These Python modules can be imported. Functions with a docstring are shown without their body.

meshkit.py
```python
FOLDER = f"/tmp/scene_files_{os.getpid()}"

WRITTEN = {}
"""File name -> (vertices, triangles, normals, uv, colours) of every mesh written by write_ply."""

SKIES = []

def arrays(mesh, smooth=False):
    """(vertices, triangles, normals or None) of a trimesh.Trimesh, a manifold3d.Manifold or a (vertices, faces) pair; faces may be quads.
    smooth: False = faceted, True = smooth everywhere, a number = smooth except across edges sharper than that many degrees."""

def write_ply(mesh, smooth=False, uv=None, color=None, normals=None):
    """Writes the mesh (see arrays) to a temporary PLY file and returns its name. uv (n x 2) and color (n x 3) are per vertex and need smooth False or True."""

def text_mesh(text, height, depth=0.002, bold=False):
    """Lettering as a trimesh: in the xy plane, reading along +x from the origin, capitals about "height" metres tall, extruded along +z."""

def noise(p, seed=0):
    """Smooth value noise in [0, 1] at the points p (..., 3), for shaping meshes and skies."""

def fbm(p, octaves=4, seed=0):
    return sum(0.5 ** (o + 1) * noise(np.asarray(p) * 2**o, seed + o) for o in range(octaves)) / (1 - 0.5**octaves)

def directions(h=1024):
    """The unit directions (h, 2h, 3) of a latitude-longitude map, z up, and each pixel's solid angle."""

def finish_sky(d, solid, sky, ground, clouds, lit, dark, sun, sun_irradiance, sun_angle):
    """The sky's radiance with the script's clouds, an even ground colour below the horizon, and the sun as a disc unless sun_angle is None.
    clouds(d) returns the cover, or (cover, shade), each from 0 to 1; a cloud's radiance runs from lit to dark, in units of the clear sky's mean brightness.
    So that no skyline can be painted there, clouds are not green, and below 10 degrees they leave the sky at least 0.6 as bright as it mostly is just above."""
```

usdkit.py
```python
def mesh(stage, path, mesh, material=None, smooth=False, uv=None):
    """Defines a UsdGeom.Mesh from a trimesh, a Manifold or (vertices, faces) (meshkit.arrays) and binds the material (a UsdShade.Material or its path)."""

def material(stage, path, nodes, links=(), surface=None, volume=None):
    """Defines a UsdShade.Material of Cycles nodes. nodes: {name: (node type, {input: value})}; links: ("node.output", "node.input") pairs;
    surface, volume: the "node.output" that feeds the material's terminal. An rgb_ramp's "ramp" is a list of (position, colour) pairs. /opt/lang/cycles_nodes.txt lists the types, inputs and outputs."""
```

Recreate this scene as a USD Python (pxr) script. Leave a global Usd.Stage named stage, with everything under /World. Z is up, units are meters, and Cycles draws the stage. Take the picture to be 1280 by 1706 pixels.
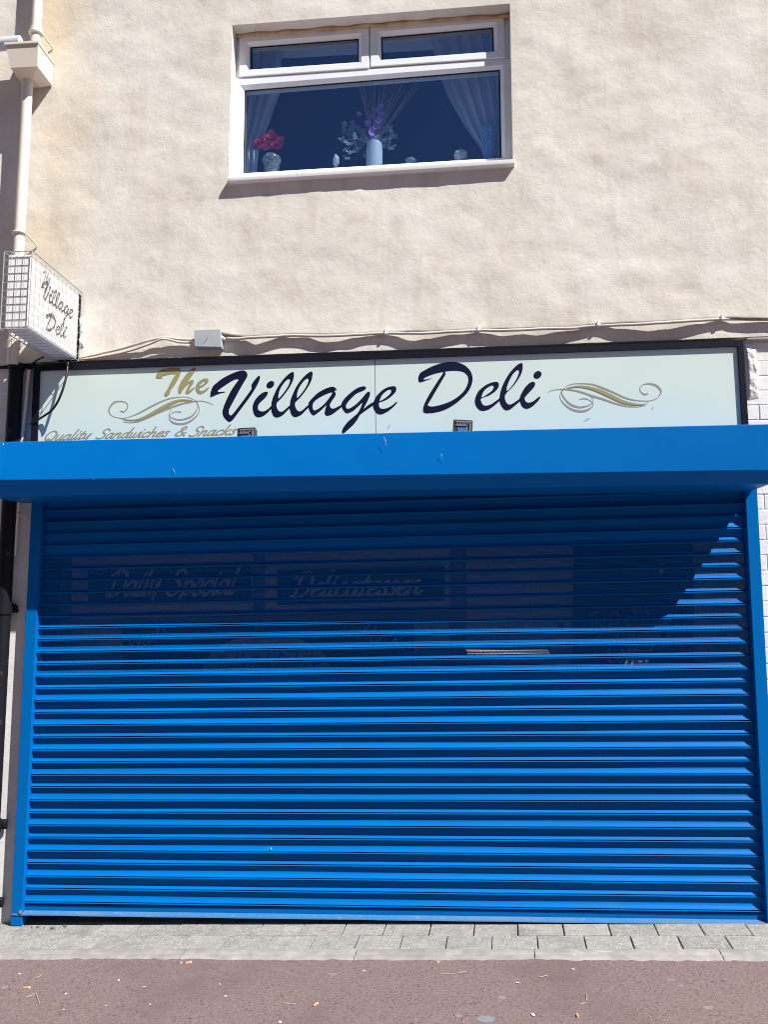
import math, random, numpy as np, trimesh, usdkit, meshkit
from pxr import Usd, UsdGeom, UsdLux, UsdShade, Sdf, Gf, Vt
from shapely.geometry import Polygon, LineString, Point, box as sbox
from shapely.ops import unary_union
from shapely import affinity

rng = np.random.default_rng(7)
random.seed(7)
stage = Usd.Stage.CreateInMemory()
UsdGeom.SetStageUpAxis(stage, "Z")
UsdGeom.SetStageMetersPerUnit(stage, 1.0)
UsdGeom.Xform.Define(stage, "/World")
UsdGeom.Scope.Define(stage, "/World/Looks")

# ------------------------------------------------------------------ camera, sky, sun, exposure
FPX = 1340.0
EYE = np.array([0.0, -4.0, 1.55])
psi, pit = math.atan(0.084), math.radians(6.5)
R_ = np.array([math.cos(psi), math.sin(psi), 0.0])
F_ = np.array([-math.sin(psi) * math.cos(pit), math.cos(psi) * math.cos(pit), math.sin(pit)])
U_ = np.cross(R_, F_)
cam = UsdGeom.Camera.Define(stage, "/World/camera")
cam.AddTransformOp().Set(Gf.Matrix4d(*R_, 0, *U_, 0, *(-F_), 0, *EYE, 1))
cam.CreateHorizontalApertureAttr(36.0)
cam.CreateVerticalApertureAttr(36.0 * 1706 / 1280)
cam.CreateFocalLengthAttr(36.0 * FPX / 1280)
cam.CreateFStopAttr(0.0)
cam.CreateClippingRangeAttr((0.05, 1000.0))
EXPOSURE = 0.86
cam.CreateExposureAttr(EXPOSURE)

SUN = np.array([1.57, -1.0, 2.3])
SUN = SUN / np.linalg.norm(SUN)
sky = UsdLux.DomeLight.Define(stage, "/World/sky")
sky.GetPrim().SetCustomDataByKey("kind", "structure")
skym = usdkit.material(stage, "/World/Looks/sky_look", {
    "s": ("sky_texture", {"sky_type": "single_scattering", "sun_disc": False, "sun_elevation": math.asin(SUN[2]),
                          "sun_rotation": math.atan2(SUN[0], SUN[1]), "altitude": 30.0, "air_density": 1.0, "aerosol_density": 0.25, "ozone_density": 4.0}),
    "b": ("background_shader", {"strength": 0.05})}, [("s.color", "b.color")], surface="b.background")
UsdShade.MaterialBindingAPI.Apply(sky.GetPrim()).Bind(skym)
sun = UsdLux.DistantLight.Define(stage, "/World/sun")
sun.CreateIntensityAttr(1.25)
sun.CreateAngleAttr(0.5)
sun.CreateNormalizeAttr(True)
sun.CreateColorAttr(Gf.Vec3f(1.0, 0.962, 0.90))
zx = np.cross([0, 0, 1.0], SUN); zx /= np.linalg.norm(zx)
zy = np.cross(SUN, zx)
sun.AddTransformOp().Set(Gf.Matrix4d(*zx, 0, *zy, 0, *SUN, 0, 0, 0, 0, 1))

# ------------------------------------------------------------------ helpers
COUNT = {}
def numbered(parent, name):
    k = (parent, name)
    n = COUNT.get(k, -1) + 1
    COUNT[k] = n
    return f"{parent}/{name}" + (f"_{n:03d}" if n else "")

def tag(prim, **kw):
    for k, v in kw.items():
        if v: prim.SetCustomDataByKey(k, v)

BASE = {}
def thing(name, label=None, cat=None, base=(0, 0, 0), group=None, kind=None):
    p = numbered("/World", name)
    x = UsdGeom.Xform.Define(stage, p)
    x.AddTranslateOp().Set(Gf.Vec3d(*map(float, base)))
    tag(x.GetPrim(), label=label, category=cat, group=group, kind=kind)
    BASE[p] = np.array(base, float)
    return p

def part(parent, name, mesh, mat, smooth=False, label=None, kind=None):
    p = numbered(parent, name)
    v, f, _ = meshkit.arrays(mesh)
    v = np.array(v) - BASE[parent]
    m = usdkit.mesh(stage, p, (v, f), mat, smooth=smooth)
    m.CreateDoubleSidedAttr(True)
    tag(m.GetPrim(), label=label, kind=kind)
    BASE[p] = BASE[parent]
    return p

def solo(name, mesh, mat, label=None, cat=None, smooth=False, group=None, kind=None):
    p = numbered("/World", name)
    m = usdkit.mesh(stage, p, mesh, mat, smooth=smooth)
    m.CreateDoubleSidedAttr(True)
    tag(m.GetPrim(), label=label, category=cat, group=group, kind=kind)
    BASE[p] = np.zeros(3)
    return p

def ray(x, y):
    return F_ + R_ * (x - 640) / FPX + U_ * (853 - y) / FPX

def P(x, y, d=0.0):
    """the point of the plane d metres in front of the masonry face that stands at pixel x, y of the photograph"""
    v = ray(x, y)
    return EYE + (-d - EYE[1]) / v[1] * v

def PX(x, y, X):
    v = ray(x, y)
    return EYE + (X - EYE[0]) / v[0] * v

# ground: slopes up to the right along the shop front
gA, gB = P(30, 1546, .06), P(1275, 1540, .05)
GS = (gB[2] - gA[2]) / (gB[0] - gA[0])
def gz(x): return gA[2] + GS * (np.asarray(x) - gA[0])
def G(x, y, h=0.0):
    v = ray(x, y); n = np.array([-GS, 0, 1.0])
    o = np.array([gA[0], 0, gA[2] + h])
    return EYE + n.dot(o - EYE) / n.dot(v) * v

cat = trimesh.util.concatenate
def bx(x0, x1, y0, y1, z0, z1):
    m = trimesh.creation.box([x1 - x0, y1 - y0, z1 - z0])
    m.apply_translation([(x0 + x1) / 2, (y0 + y1) / 2, (z0 + z1) / 2])
    return m

def cbox(x0, x1, y0, y1, z0, z1, c=0.003, jit=0.0, shear=0.0):
    """a box with chamfered edges"""
    import manifold3d as mf
    pts = []
    for sx in (0, 1):
        for sy in (0, 1):
            for sz in (0, 1):
                X, Y, Z = (x0, x1)[sx], (y0, y1)[sy], (z0, z1)[sz]
                ix, iy, iz = c * (1 - 2 * sx), c * (1 - 2 * sy), c * (1 - 2 * sz)
                j = rng.uniform(-jit, jit, 3) if jit else np.zeros(3)
                for q in ((X + ix, Y + iy, Z), (X + ix, Y, Z + iz), (X, Y + iy, Z + iz)):
                    pts.append(np.array(q) + j)
    pts = np.array(pts)
    h = trimesh.convex.convex_hull(pts)
    if shear: h.vertices[:, 2] += shear * (h.vertices[:, 0])
    return h

def prism(front, back):
    """closed prism between two polygons of as many 3D points"""
    a, b = np.array(front, float), np.array(back, float)
    n = len(a)
    v = np.vstack([a, b])
    f = []
    for i in range(1, n - 1):
        f += [[0, i, i + 1], [n, n + i + 1, n + i]]
    for i in range(n):
        j = (i + 1) % n
        f += [[i, n + i, n + j], [i, n + j, j]]
    m = trimesh.Trimesh(v, f, process=False)
    trimesh.repair.fix_normals(m)
    return m

def slab(pts, d1, d0, dref=None):
    """a slab whose face shows at these pixels, from depth d1 back to d0"""
    a = [P(x, y, d1 if dref is None else dref) for x, y in pts]
    return prism([(p[0], -d1, p[2]) for p in a], [(p[0], -d0, p[2]) for p in a])

def tube(pts, r, n=10, cap=True):
    pts = np.asarray(pts, float)
    r = np.broadcast_to(r, (len(pts),))
    t = np.gradient(pts, axis=0); t /= np.linalg.norm(t, axis=1, keepdims=True) + 1e-12
    ref = np.array([0, 0, 1.0]) if abs(t[0][2]) < .9 else np.array([1.0, 0, 0])
    a = np.cross(t[0], ref); a /= np.linalg.norm(a)
    ang = np.arange(n) * 2 * np.pi / n
    vs = []
    for i in range(len(pts)):
        a = a - t[i] * a.dot(t[i]); a /= np.linalg.norm(a)
        b = np.cross(t[i], a)
        vs.append(pts[i] + r[i] * (np.cos(ang)[:, None] * a + np.sin(ang)[:, None] * b))
    v = np.vstack(vs); f = []
    for i in range(len(pts) - 1):
        for k in range(n):
            q = [i * n + k, i * n + (k + 1) % n, (i + 1) * n + (k + 1) % n, (i + 1) * n + k]
            f += [[q[0], q[1], q[2]], [q[0], q[2], q[3]]]
    if cap:
        c0, c1 = len(v), len(v) + 1
        v = np.vstack([v, pts[0], pts[-1]])
        for k in range(n):
            f.append([c0, (k + 1) % n, k])
            f.append([c1, (len(pts) - 1) * n + k, (len(pts) - 1) * n + (k + 1) % n])
    return trimesh.Trimesh(v, f, process=False)

def crom(p, n=8, closed=False):
    p = np.asarray(p, float)
    q = np.vstack([p[-1:], p, p[:2]]) if closed else np.vstack([2 * p[0] - p[1], p, 2 * p[-1] - p[-2]])
    out = []
    for i in range(1, len(q) - 2):
        a, b, c, d = q[i - 1:i + 3]
        for s in np.linspace(0, 1, n, endpoint=False):
            out.append(.5 * (2 * b + (c - a) * s + (2 * a - 5 * b + 4 * c - d) * s * s + (3 * b - a - 3 * c + d) * s ** 3))
    if not closed: out.append(q[-2])
    return np.array(out)

def lathe(profile, center, n=24):
    """profile [(r, z)] about the vertical through center"""
    pr = np.array(profile, float)
    ang = np.arange(n) * 2 * np.pi / n
    v = np.concatenate([np.stack([r * np.cos(ang), r * np.sin(ang), np.full(n, z)], 1) for r, z in pr]) + np.asarray(center)
    f = []
    for i in range(len(pr) - 1):
        for k in range(n):
            a, b = i * n + k, i * n + (k + 1) % n
            f += [[a, b, b + n], [a, b + n, a + n]]
    return trimesh.Trimesh(v, f, process=False)

def extr(shape, depth=0.0012):
    shape = shape.buffer(0).simplify(0.0002)
    gs = [g for g in getattr(shape, "geoms", [shape]) if g.area > 1e-7]
    return cat([trimesh.creation.extrude_polygon(g, depth, engine="earcut") for g in gs])

def on_wall(shape, d, depth=0.0012):
    """polygon in (x, z) stood against the plane d in front of the wall"""
    m = extr(shape, depth)
    v = m.vertices
    m.vertices = np.stack([v[:, 0], -d - v[:, 2], v[:, 1]], 1)
    m.invert()
    trimesh.repair.fix_normals(m)
    return m

# ------------------------------------------------------------------ materials
def mat(name, col, rough=0.6, var=0.0, vscale=6.0, col2=None, bump=(), metallic=0.0, spec=None, coat=0.0, extra=None, vramp=(0.35, 0.65), rand=0.0, coord="position", bdist=0.002):
    """principled with a noise-mixed colour and stacked bumps [(scale, strength, detail)]"""
    N = {"g": ("geometry", {}), "p": ("principled_bsdf", {"base_color": col, "roughness": rough, "metallic": metallic, "coat_weight": coat, "coat_roughness": .15})}
    if spec is not None: N["p"][1]["specular_ior_level"] = spec
    L = []
    src = "g.position"
    last = None
    if var or col2 is not None:
        c2 = col2 if col2 is not None else [x * (1 - var) for x in col]
        N["n"] = ("noise_texture", {"scale": vscale, "detail": 5.0, "roughness": .6})
        N["r"] = ("rgb_ramp", {"ramp": [(vramp[0], col), (vramp[1], c2)]})
        L += [(src, "n.vector"), ("n.fac", "r.fac")]
        last = "r.color"
    if rand:
        N["oi"] = ("object_info", {})
        N["mr"] = ("map_range", {"from_min": 0.0, "from_max": 1.0, "to_min": 1 - rand, "to_max": 1 + rand * .6})
        N["hv"] = ("hsv", {"color": col})
        L += [("oi.random", "mr.value"), ("mr.result", "hv.value")]
        if last: L.append((last, "hv.color"))
        last = "hv.color"
    for k, (ncol, sc, lo, hi) in enumerate(extra or []):   # patches of another colour
        N[f"en{k}"] = ("noise_texture", {"scale": sc, "detail": 6.0, "roughness": .65})
        N[f"er{k}"] = ("rgb_ramp", {"ramp": [(lo, (0, 0, 0)), (hi, (1, 1, 1))]})
        N[f"em{k}"] = ("mix_color", {"a": col, "b": ncol})
        N[f"ev{k}"] = ("vector_math", {"math_type": "add", "vector2": (3.1 * k + 1.7, 5.3, 2.2 * k)})
        L += [(src, f"ev{k}.vector1"), (f"ev{k}.vector", f"en{k}.vector"), (f"en{k}.fac", f"er{k}.fac"), (f"er{k}.color", f"em{k}.fac")]
        if last: L.append((last, f"em{k}.a"))
        last = f"em{k}.result"
    if last: L.append((last, "p.base_color"))
    prev = None
    for k, (sc, st, de) in enumerate(bump):
        N[f"bn{k}"] = ("noise_texture", {"scale": sc, "detail": de, "roughness": .6})
        N[f"b{k}"] = ("bump", {"strength": st, "distance": bdist})
        L += [(src, f"bn{k}.vector"), (f"bn{k}.fac", f"b{k}.height")]
        if prev: L.append((prev, f"b{k}.normal"))
        prev = f"b{k}.normal"
    if prev: L.append((prev, "p.normal"))
    return usdkit.material(stage, f"/World/Looks/{name}", N, L, surface="p.BSDF")

BLUE = (0.0, 0.112, 0.385)
M = {}
M["blue"] = mat("blue_paint", BLUE, .42, col2=(0.0, .120, .40), vscale=3.0, bump=((90, .03, 2),), spec=.06,
                extra=[((.25, .32, .45), 60.0, .74, .80)])
M["blue_slat"] = mat("blue_slat_paint", BLUE, .42, col2=(.0, .122, .40), vscale=2.5, bump=((70, .03, 2),), spec=.07, rand=.1,
                     extra=[((.3, .38, .48), 45.0, .76, .80), ((.03, .13, .28), 5.0, .66, .95)])
M["blue_worn"] = mat("worn_blue_rail_paint", (.03, .15, .34), .7, bump=((60, .2, 4),), spec=.1, extra=[((.13, .17, .24), 2.0, .42, .8), ((.26, .28, .29), 60.0, .60, .74), ((.10, .09, .08), 90.0, .66, .74)])

# perforated sheet: real round holes in staggered rows cut with a see-through mask
def perforated():
    N = {"g": ("geometry", {}), "sx": ("separate_xyz", {}),
         "p": ("principled_bsdf", {"base_color": BLUE, "roughness": .42, "specular_ior_level": .14}),
         "t": ("transparent_bsdf", {}), "mix": ("mix_closure", {})}
    L = [("g.position", "sx.vector")]
    pu, pv, rr = 0.0062, 0.0054, 0.00212
    # arc length down the sheet is close to z scaled a little
    def m(name, typ, a, b=None, va=None, vb=None):
        d = {"math_type": typ}
        if va is not None: d["value1"] = va
        if vb is not None: d["value2"] = vb
        N[name] = ("math", d)
        if a: L.append((a, f"{name}.value1"))
        if b: L.append((b, f"{name}.value2"))
        return f"{name}.value"
    zz = m("zs", "multiply_add", "sx.x", None, None, -0.0185)
    L.append(("sx.z", "zs.value3"))
    row = m("row", "divide", zz, None, None, pv)
    ri = m("ri", "floor", row)
    half = m("half", "multiply", ri, None, None, .5)
    ux = m("ux", "divide", "sx.x", None, None, pu)
    ux2 = m("ux2", "add", ux, half)
    fu = m("fu", "fraction", ux2); fv = m("fv", "fraction", row)
    du = m("du", "subtract", fu, None, None, .5); dv = m("dv", "subtract", fv, None, None, .5)
    du2 = m("dus", "multiply", du, None, None, pu); dv2 = m("dvs", "multiply", dv, None, None, pv)
    a = m("a2", "multiply", du2, du2); b = m("b2", "multiply", dv2, dv2)
    s = m("s2", "add", a, b)
    hole = m("hole", "less_than", s, None, None, rr * rr)
    L += [(hole, "mix.fac"), ("p.BSDF", "mix.closure1"), ("t.BSDF", "mix.closure2")]
    return usdkit.material(stage, "/World/Looks/perforated_blue_sheet", N, L, surface="mix.closure")
M["perf"] = perforated()

def stucco():
    N = {"g": ("geometry", {}), "p": ("principled_bsdf", {"roughness": .93, "specular_ior_level": .2}),
         "n1": ("noise_texture", {"scale": 1.6, "detail": 5.0, "roughness": .6}),
         "r1": ("rgb_ramp", {"ramp": [(.3, (.61, .572, .51)), (.5, (.665, .632, .578)), (.7, (.70, .68, .635))]}),
         "n2": ("noise_texture", {"scale": 5.5, "detail": 8.0, "roughness": .7}),
         "r2": ("rgb_ramp", {"ramp": [(.52, (0, 0, 0)), (.80, (.55, .55, .55))]}),
         "m2": ("mix_color", {"b": (.40, .345, .30)}),
         "map": ("mapping", {"scale": (1.0, 1.0, .22)}),
         "n3": ("noise_texture", {"scale": 9.0, "detail": 6.0, "roughness": .65}),
         "r3": ("rgb_ramp", {"ramp": [(.52, (0, 0, 0)), (.80, (.6, .6, .6))]}),
         "m3": ("mix_color", {"b": (.47, .41, .35)}),
         "v": ("noise_texture", {"scale": 150.0, "detail": 3.0, "roughness": .7}),
         "r4": ("rgb_ramp", {"ramp": [(.63, (0, 0, 0)), (.72, (.5, .5, .5))]}),
         "m4": ("mix_color", {"b": (.27, .22, .18)}),
         # ochre stain that runs down the wall beside the pipe
         "sx": ("separate_xyz", {}),
         "mx": ("map_range", {"from_min": -2.22, "from_max": -1.85, "to_min": 1.0, "to_max": 0.0, "clamp": True}),
         "my": ("map_range", {"from_min": -2.30, "from_max": -2.18, "to_min": 0.12, "to_max": 0.8, "clamp": True}), "my2": ("math", {"math_type": "multiply"}),
         "mz": ("map_range", {"from_min": 3.0, "from_max": 3.6, "to_min": 0.15, "to_max": 1.0, "clamp": True}),
         "mm": ("math", {"math_type": "multiply"}),
         "ns": ("noise_texture", {"scale": 3.0, "detail": 5.0, "roughness": .6}),
         "mn": ("map_range", {"from_min": .3, "from_max": .62, "to_min": 0.25, "to_max": 1.0, "clamp": True}),
         "mm2": ("math", {"math_type": "multiply"}),
         "m5": ("mix_color", {"b": (.66, .52, .34)}),
         "bn1": ("noise_texture", {"scale": 150.0, "detail": 4.0, "roughness": .7}),
         "bn2": ("noise_texture", {"scale": 45.0, "detail": 6.0, "roughness": .65}),
         "bn3": ("noise_texture", {"scale": 13.0, "detail": 5.0, "roughness": .6}),
         "b1": ("bump", {"strength": .35, "distance": .0022}), "b2": ("bump", {"strength": .32, "distance": .0045}), "b3": ("bump", {"strength": .32, "distance": .009})}
    L = [("g.position", f"{k}.vector") for k in ("n1", "n2", "v", "bn1", "bn2", "bn3", "map", "sx", "ns")]
    L += [("map.vector", "n3.vector"), ("n1.fac", "r1.fac"), ("n2.fac", "r2.fac"), ("r1.color", "m2.a"), ("r2.color", "m2.fac"),
          ("n3.fac", "r3.fac"), ("m2.result", "m3.a"), ("r3.color", "m3.fac"), ("v.fac", "r4.fac"), ("m3.result", "m4.a"), ("r4.color", "m4.fac"),
          ("sx.x", "mx.value"), ("sx.z", "mz.value"), ("sx.x", "my.value"), ("mx.result", "my2.value1"), ("my.result", "my2.value2"), ("my2.value", "mm.value1"), ("mz.result", "mm.value2"), ("ns.fac", "mn.value"), ("mm.value", "mm2.value1"), ("mn.result", "mm2.value2"),
          ("m4.result", "m5.a"), ("mm2.value", "m5.fac"),
          ("m5.result", "p.base_color"), ("bn3.fac", "b3.height"), ("b3.normal", "b2.normal"), ("bn2.fac", "b2.height"), ("b2.normal", "b1.normal"), ("bn1.fac", "b1.height"), ("b1.normal", "p.normal")]
    return usdkit.material(stage, "/World/Looks/rough_cream_render", N, L, surface="p.BSDF")
M["stucco"] = stucco()
M["white_brick"] = mat("white_painted_brick", (.74, .745, .75), .75, col2=(.66, .665, .67), vscale=5, bump=((25, .5, 5), (120, .3, 4)), bdist=.004, extra=[((.34, .32, .30), 20.0, .72, .82)], rand=.05)
M["white_plaster"] = mat("white_rough_mortar", (.72, .72, .71), .85, bump=((18, .8, 6), (70, .6, 4)), bdist=.008)
M["mortar"] = mat("white_painted_joint", (.70, .70, .70), .9, bump=((60, .4, 4),))
M["black_frame"] = mat("black_sign_frame_paint", (.009, .009, .017), .45, spec=.12, bump=((120, .1, 2),), extra=[((.2, .2, .2), 35.0, .74, .78)])
M["panel"] = mat("pale_mint_sign_panel", (.58, .675, .63), .3, col2=(.56, .665, .63), vscale=1.2, bump=((4, .01, 1),))
M["navy"] = mat("navy_vinyl_letter", (.006, .008, .030), .5, spec=.1)
M["gold"] = mat("gold_vinyl_letter", (.30, .27, .10), .4)
M["slogan"] = mat("brown_vinyl_letter", (.30, .25, .165), .4)
M["greyv"] = mat("grey_vinyl_letter", (.27, .265, .235), .4)
M["upvc"] = mat("white_window_plastic", (.80, .83, .87), .3, col2=(.75, .78, .82), vscale=4, extra=[((.42, .38, .3), 22.0, .70, .85)])
M["sill"] = mat("white_sill_paint", (.76, .76, .75), .55, bump=((40, .2, 4),), extra=[((.36, .31, .25), 30.0, .62, .74)])
M["seal"] = mat("black_rubber_seal", (.012, .012, .014), .6)
M["ochre"] = mat("old_ochre_mastic", (.36, .22, .11), .9, col2=(.55, .42, .28), vscale=14, bump=((60, .6, 5),))
M["cream"] = mat("cream_pipe_plastic", (.72, .66, .58), .45, col2=(.66, .59, .50), vscale=6, extra=[((.35, .26, .17), 9.0, .66, .82)])
M["grey_pipe"] = mat("grey_pipe_plastic", (.55, .56, .60), .4, extra=[((.08, .08, .09), 10.0, .64, .68)])
M["black_pipe"] = mat("black_iron_pipe_paint", (.010, .010, .014), .5, spec=.12, bump=((50, .3, 4),), extra=[((.05, .045, .04), 16.0, .6, .7)])
M["box_grey"] = mat("grey_junction_box_plastic", (.40, .43, .45), .5, col2=(.34, .37, .40), vscale=14, extra=[((.6, .6, .58), 40, .66, .74)])
M["cable_grey"] = mat("painted_grey_cable", (.27, .25, .225), .7, col2=(.19, .17, .15), vscale=12)
M["cable_cream"] = mat("painted_cream_cable", (.60, .54, .47), .75, col2=(.48, .43, .37), vscale=10)
M["black_cable"] = mat("black_cable_sheath", (.012, .012, .014), .5)
M["white_clip"] = mat("white_clip_plastic", (.74, .72, .68), .5)
M["dark_plastic"] = mat("black_floodlight_metal", (.014, .014, .018), .45)
M["rib"] = mat("grey_floodlight_rib", (.12, .12, .14), .5)
M["lens"] = mat("lens_with_blue_reflection", (.05, .12, .24), .25, spec=.4)  # blue reflection put into the base colour of the lens
M["signbox"] = mat("white_sign_acrylic", (.80, .80, .79), .3, col2=(.74, .73, .71), vscale=8)
M["sign_letter"] = mat("weathered_grey_letter", (.055, .055, .05), .6, col2=(.16, .16, .15), vscale=60)
M["wire"] = mat("galvanised_wire", (.36, .36, .37), .5, metallic=.1)
M["steel"] = mat("galvanised_steel", (.5, .5, .52), .4, metallic=.9)
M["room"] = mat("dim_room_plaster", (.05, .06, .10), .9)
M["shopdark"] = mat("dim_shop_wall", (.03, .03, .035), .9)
M["paver"] = mat("grey_concrete_paver", (.285, .276, .262), .92, col2=(.205, .198, .188), vscale=22, bump=((330, .8, 3), (45, .4, 5)), bdist=.003, rand=.14,
                 extra=[((.50, .49, .47), 130.0, .54, .64), ((.11, .105, .10), 120.0, .60, .68), ((.17, .16, .15), 4.0, .58, .75)])
M["edging"] = mat("pale_concrete_edging", (.31, .30, .285), .92, col2=(.225, .218, .205), vscale=16, bump=((200, .6, 3), (30, .3, 4)), bdist=.003, rand=.08,
                  extra=[((.14, .135, .13), 150.0, .66, .75), ((.20, .19, .18), 3.5, .55, .75)])
M["bed"] = mat("dark_sand_joint", (.12, .108, .095), 1.0, bump=((120, .6, 4),))
M["tarmac"] = mat("red_tarmac", (.150, .098, .096), .95, col2=(.215, .158, .152), vscale=95, bump=((260, 1.0, 3), (70, .6, 3)), bdist=.004, vramp=(.34, .66),
                  extra=[((.035, .024, .025), 105.0, .575, .64), ((.40, .31, .29), 150.0, .63, .70), ((.125, .085, .082), 1.6, .5, .75), ((.25, .20, .19), 9.0, .66, .82)])
M["butt"] = mat("cork_filter_paper", (.55, .27, .10), .9)
M["paperwhite"] = mat("white_litter_paper", (.72, .70, .66), .9)
M["grit"] = mat("pale_grit", (.42, .39, .37), .9)
M["straw"] = mat("dry_straw", (.50, .45, .36), .9)
M["gum"] = mat("flattened_grey_gum", (.235, .185, .18), .8, col2=(.20, .15, .148), vscale=60)
M["gumblue"] = mat("clear_blue_grey_plastic_scrap", (.20, .20, .22), .5)
M["panel_dark"] = mat("black_board", (.012, .012, .014), .6)
M["panel_light"] = mat("pale_grey_board", (.50, .53, .60), .6)
M["board_letter"] = mat("white_board_letter", (.58, .59, .62), .6)
M["frame_grey"] = mat("grey_shop_frame", (.13, .155, .21), .5)
M["magazine"] = mat("pink_and_white_papers", (.8, .7, .72), .7, col2=(.75, .25, .35), vscale=80, vramp=(.55, .7))
M["vase_white"] = mat("white_vase_glaze", (.70, .74, .76), .25)
M["orchid"] = mat("purple_orchid_petal", (.42, .12, .60), .6, col2=(.60, .34, .75), vscale=90)
M["petal_red"] = mat("red_silk_petal", (.68, .02, .07), .7, col2=(.45, .01, .04), vscale=60)
M["leaf_grey"] = mat("grey_blue_silk_leaf", (.27, .33, .30), .7, col2=(.15, .21, .19), vscale=50)
M["twig"] = mat("pale_dried_twig", (.36, .30, .25), .8)
M["glassbead"] = mat("grey_pebbled_glass_vase", (.34, .35, .33), .25, col2=(.10, .10, .09), vscale=90, vramp=(.45, .55))
M["blueglass"] = mat("blue_striped_glass", (.05, .22, .42), .2, col2=(.25, .50, .62), vscale=120, vramp=(.45, .55))
M["pebble"] = mat("white_shell", (.75, .76, .72), .5, col2=(.55, .58, .55), vscale=80)

def pane_mat(name, tint, ior=1.5, rough=0.0, refl=(1, 1, 1)):
    N = {"t": ("transparent_bsdf", {"color": tint}), "g": ("glossy_bsdf", {"color": refl, "roughness": rough}), "f": ("layer_weight", {"blend": .5}), "m": ("mix_closure", {}),
         "w": ("math", {"math_type": "power", "value2": 4.0}), "k": ("math", {"math_type": "multiply_add", "value2": .9, "value3": ior})}
    return usdkit.material(stage, f"/World/Looks/{name}", N, [("f.facing", "w.value1"), ("w.value", "k.value1"), ("k.value", "m.fac"), ("t.BSDF", "m.closure1"), ("g.BSDF", "m.closure2")], surface="m.closure")
M["glass"] = pane_mat("window_glass", (.86, .93, 1.0), .13, refl=(.5, .66, 1.0))
M["shopglass"] = pane_mat("shop_glass", (.95, .97, .98), .04)

def cloth():
    N = {"g": ("geometry", {}), "d": ("diffuse_bsdf", {"color": (.80, .84, .88)}), "t": ("translucent_bsdf", {"color": (.45, .52, .6)}), "m": ("mix_closure", {"fac": .3})}
    return usdkit.material(stage, "/World/Looks/pale_curtain_cloth", N, [("d.BSDF", "m.closure1"), ("t.BSDF", "m.closure2")], surface="m.closure")
M["cloth"] = cloth()

# ------------------------------------------------------------------ the ground
def gsheet(x0, x1, y0, y1, h, nx=2, ny=2, amp=0.0):
    xs, ys = np.linspace(x0, x1, nx), np.linspace(y0, y1, ny)
    X, Y = np.meshgrid(xs, ys, indexing="ij")
    Z = np.where(np.abs(X) < 8, gz(X), gz(np.clip(X, -8, 8))) + h
    if amp: Z = Z + amp * (meshkit.fbm(np.stack([X * 1.6, Y * 1.6, 0 * X], -1), 3, 5) - .5)
    v = np.stack([X, Y, Z], -1).reshape(-1, 3)
    i, j = np.meshgrid(np.arange(nx - 1), np.arange(ny - 1), indexing="ij")
    a = (i * ny + j).ravel()
    return v, np.stack([a, a + ny, a + ny + 1, a + 1], 1)

k_in = [G(60, 1580), G(640, 1580), G(1240, 1580)]
k_out = [G(60, 1597.5), G(640, 1597.5), G(1240, 1599)]
rowy = [G(60, 1558), G(640, 1558), G(1240, 1558)]
def ln(pts):
    a = np.array(pts); s = np.polyfit(a[:, 0], a[:, 1], 1); return lambda x: s[0] * np.asarray(x) + s[1]
yo, yi, yr = ln(k_out), ln(k_in), ln(rowy)
far = []
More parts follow.
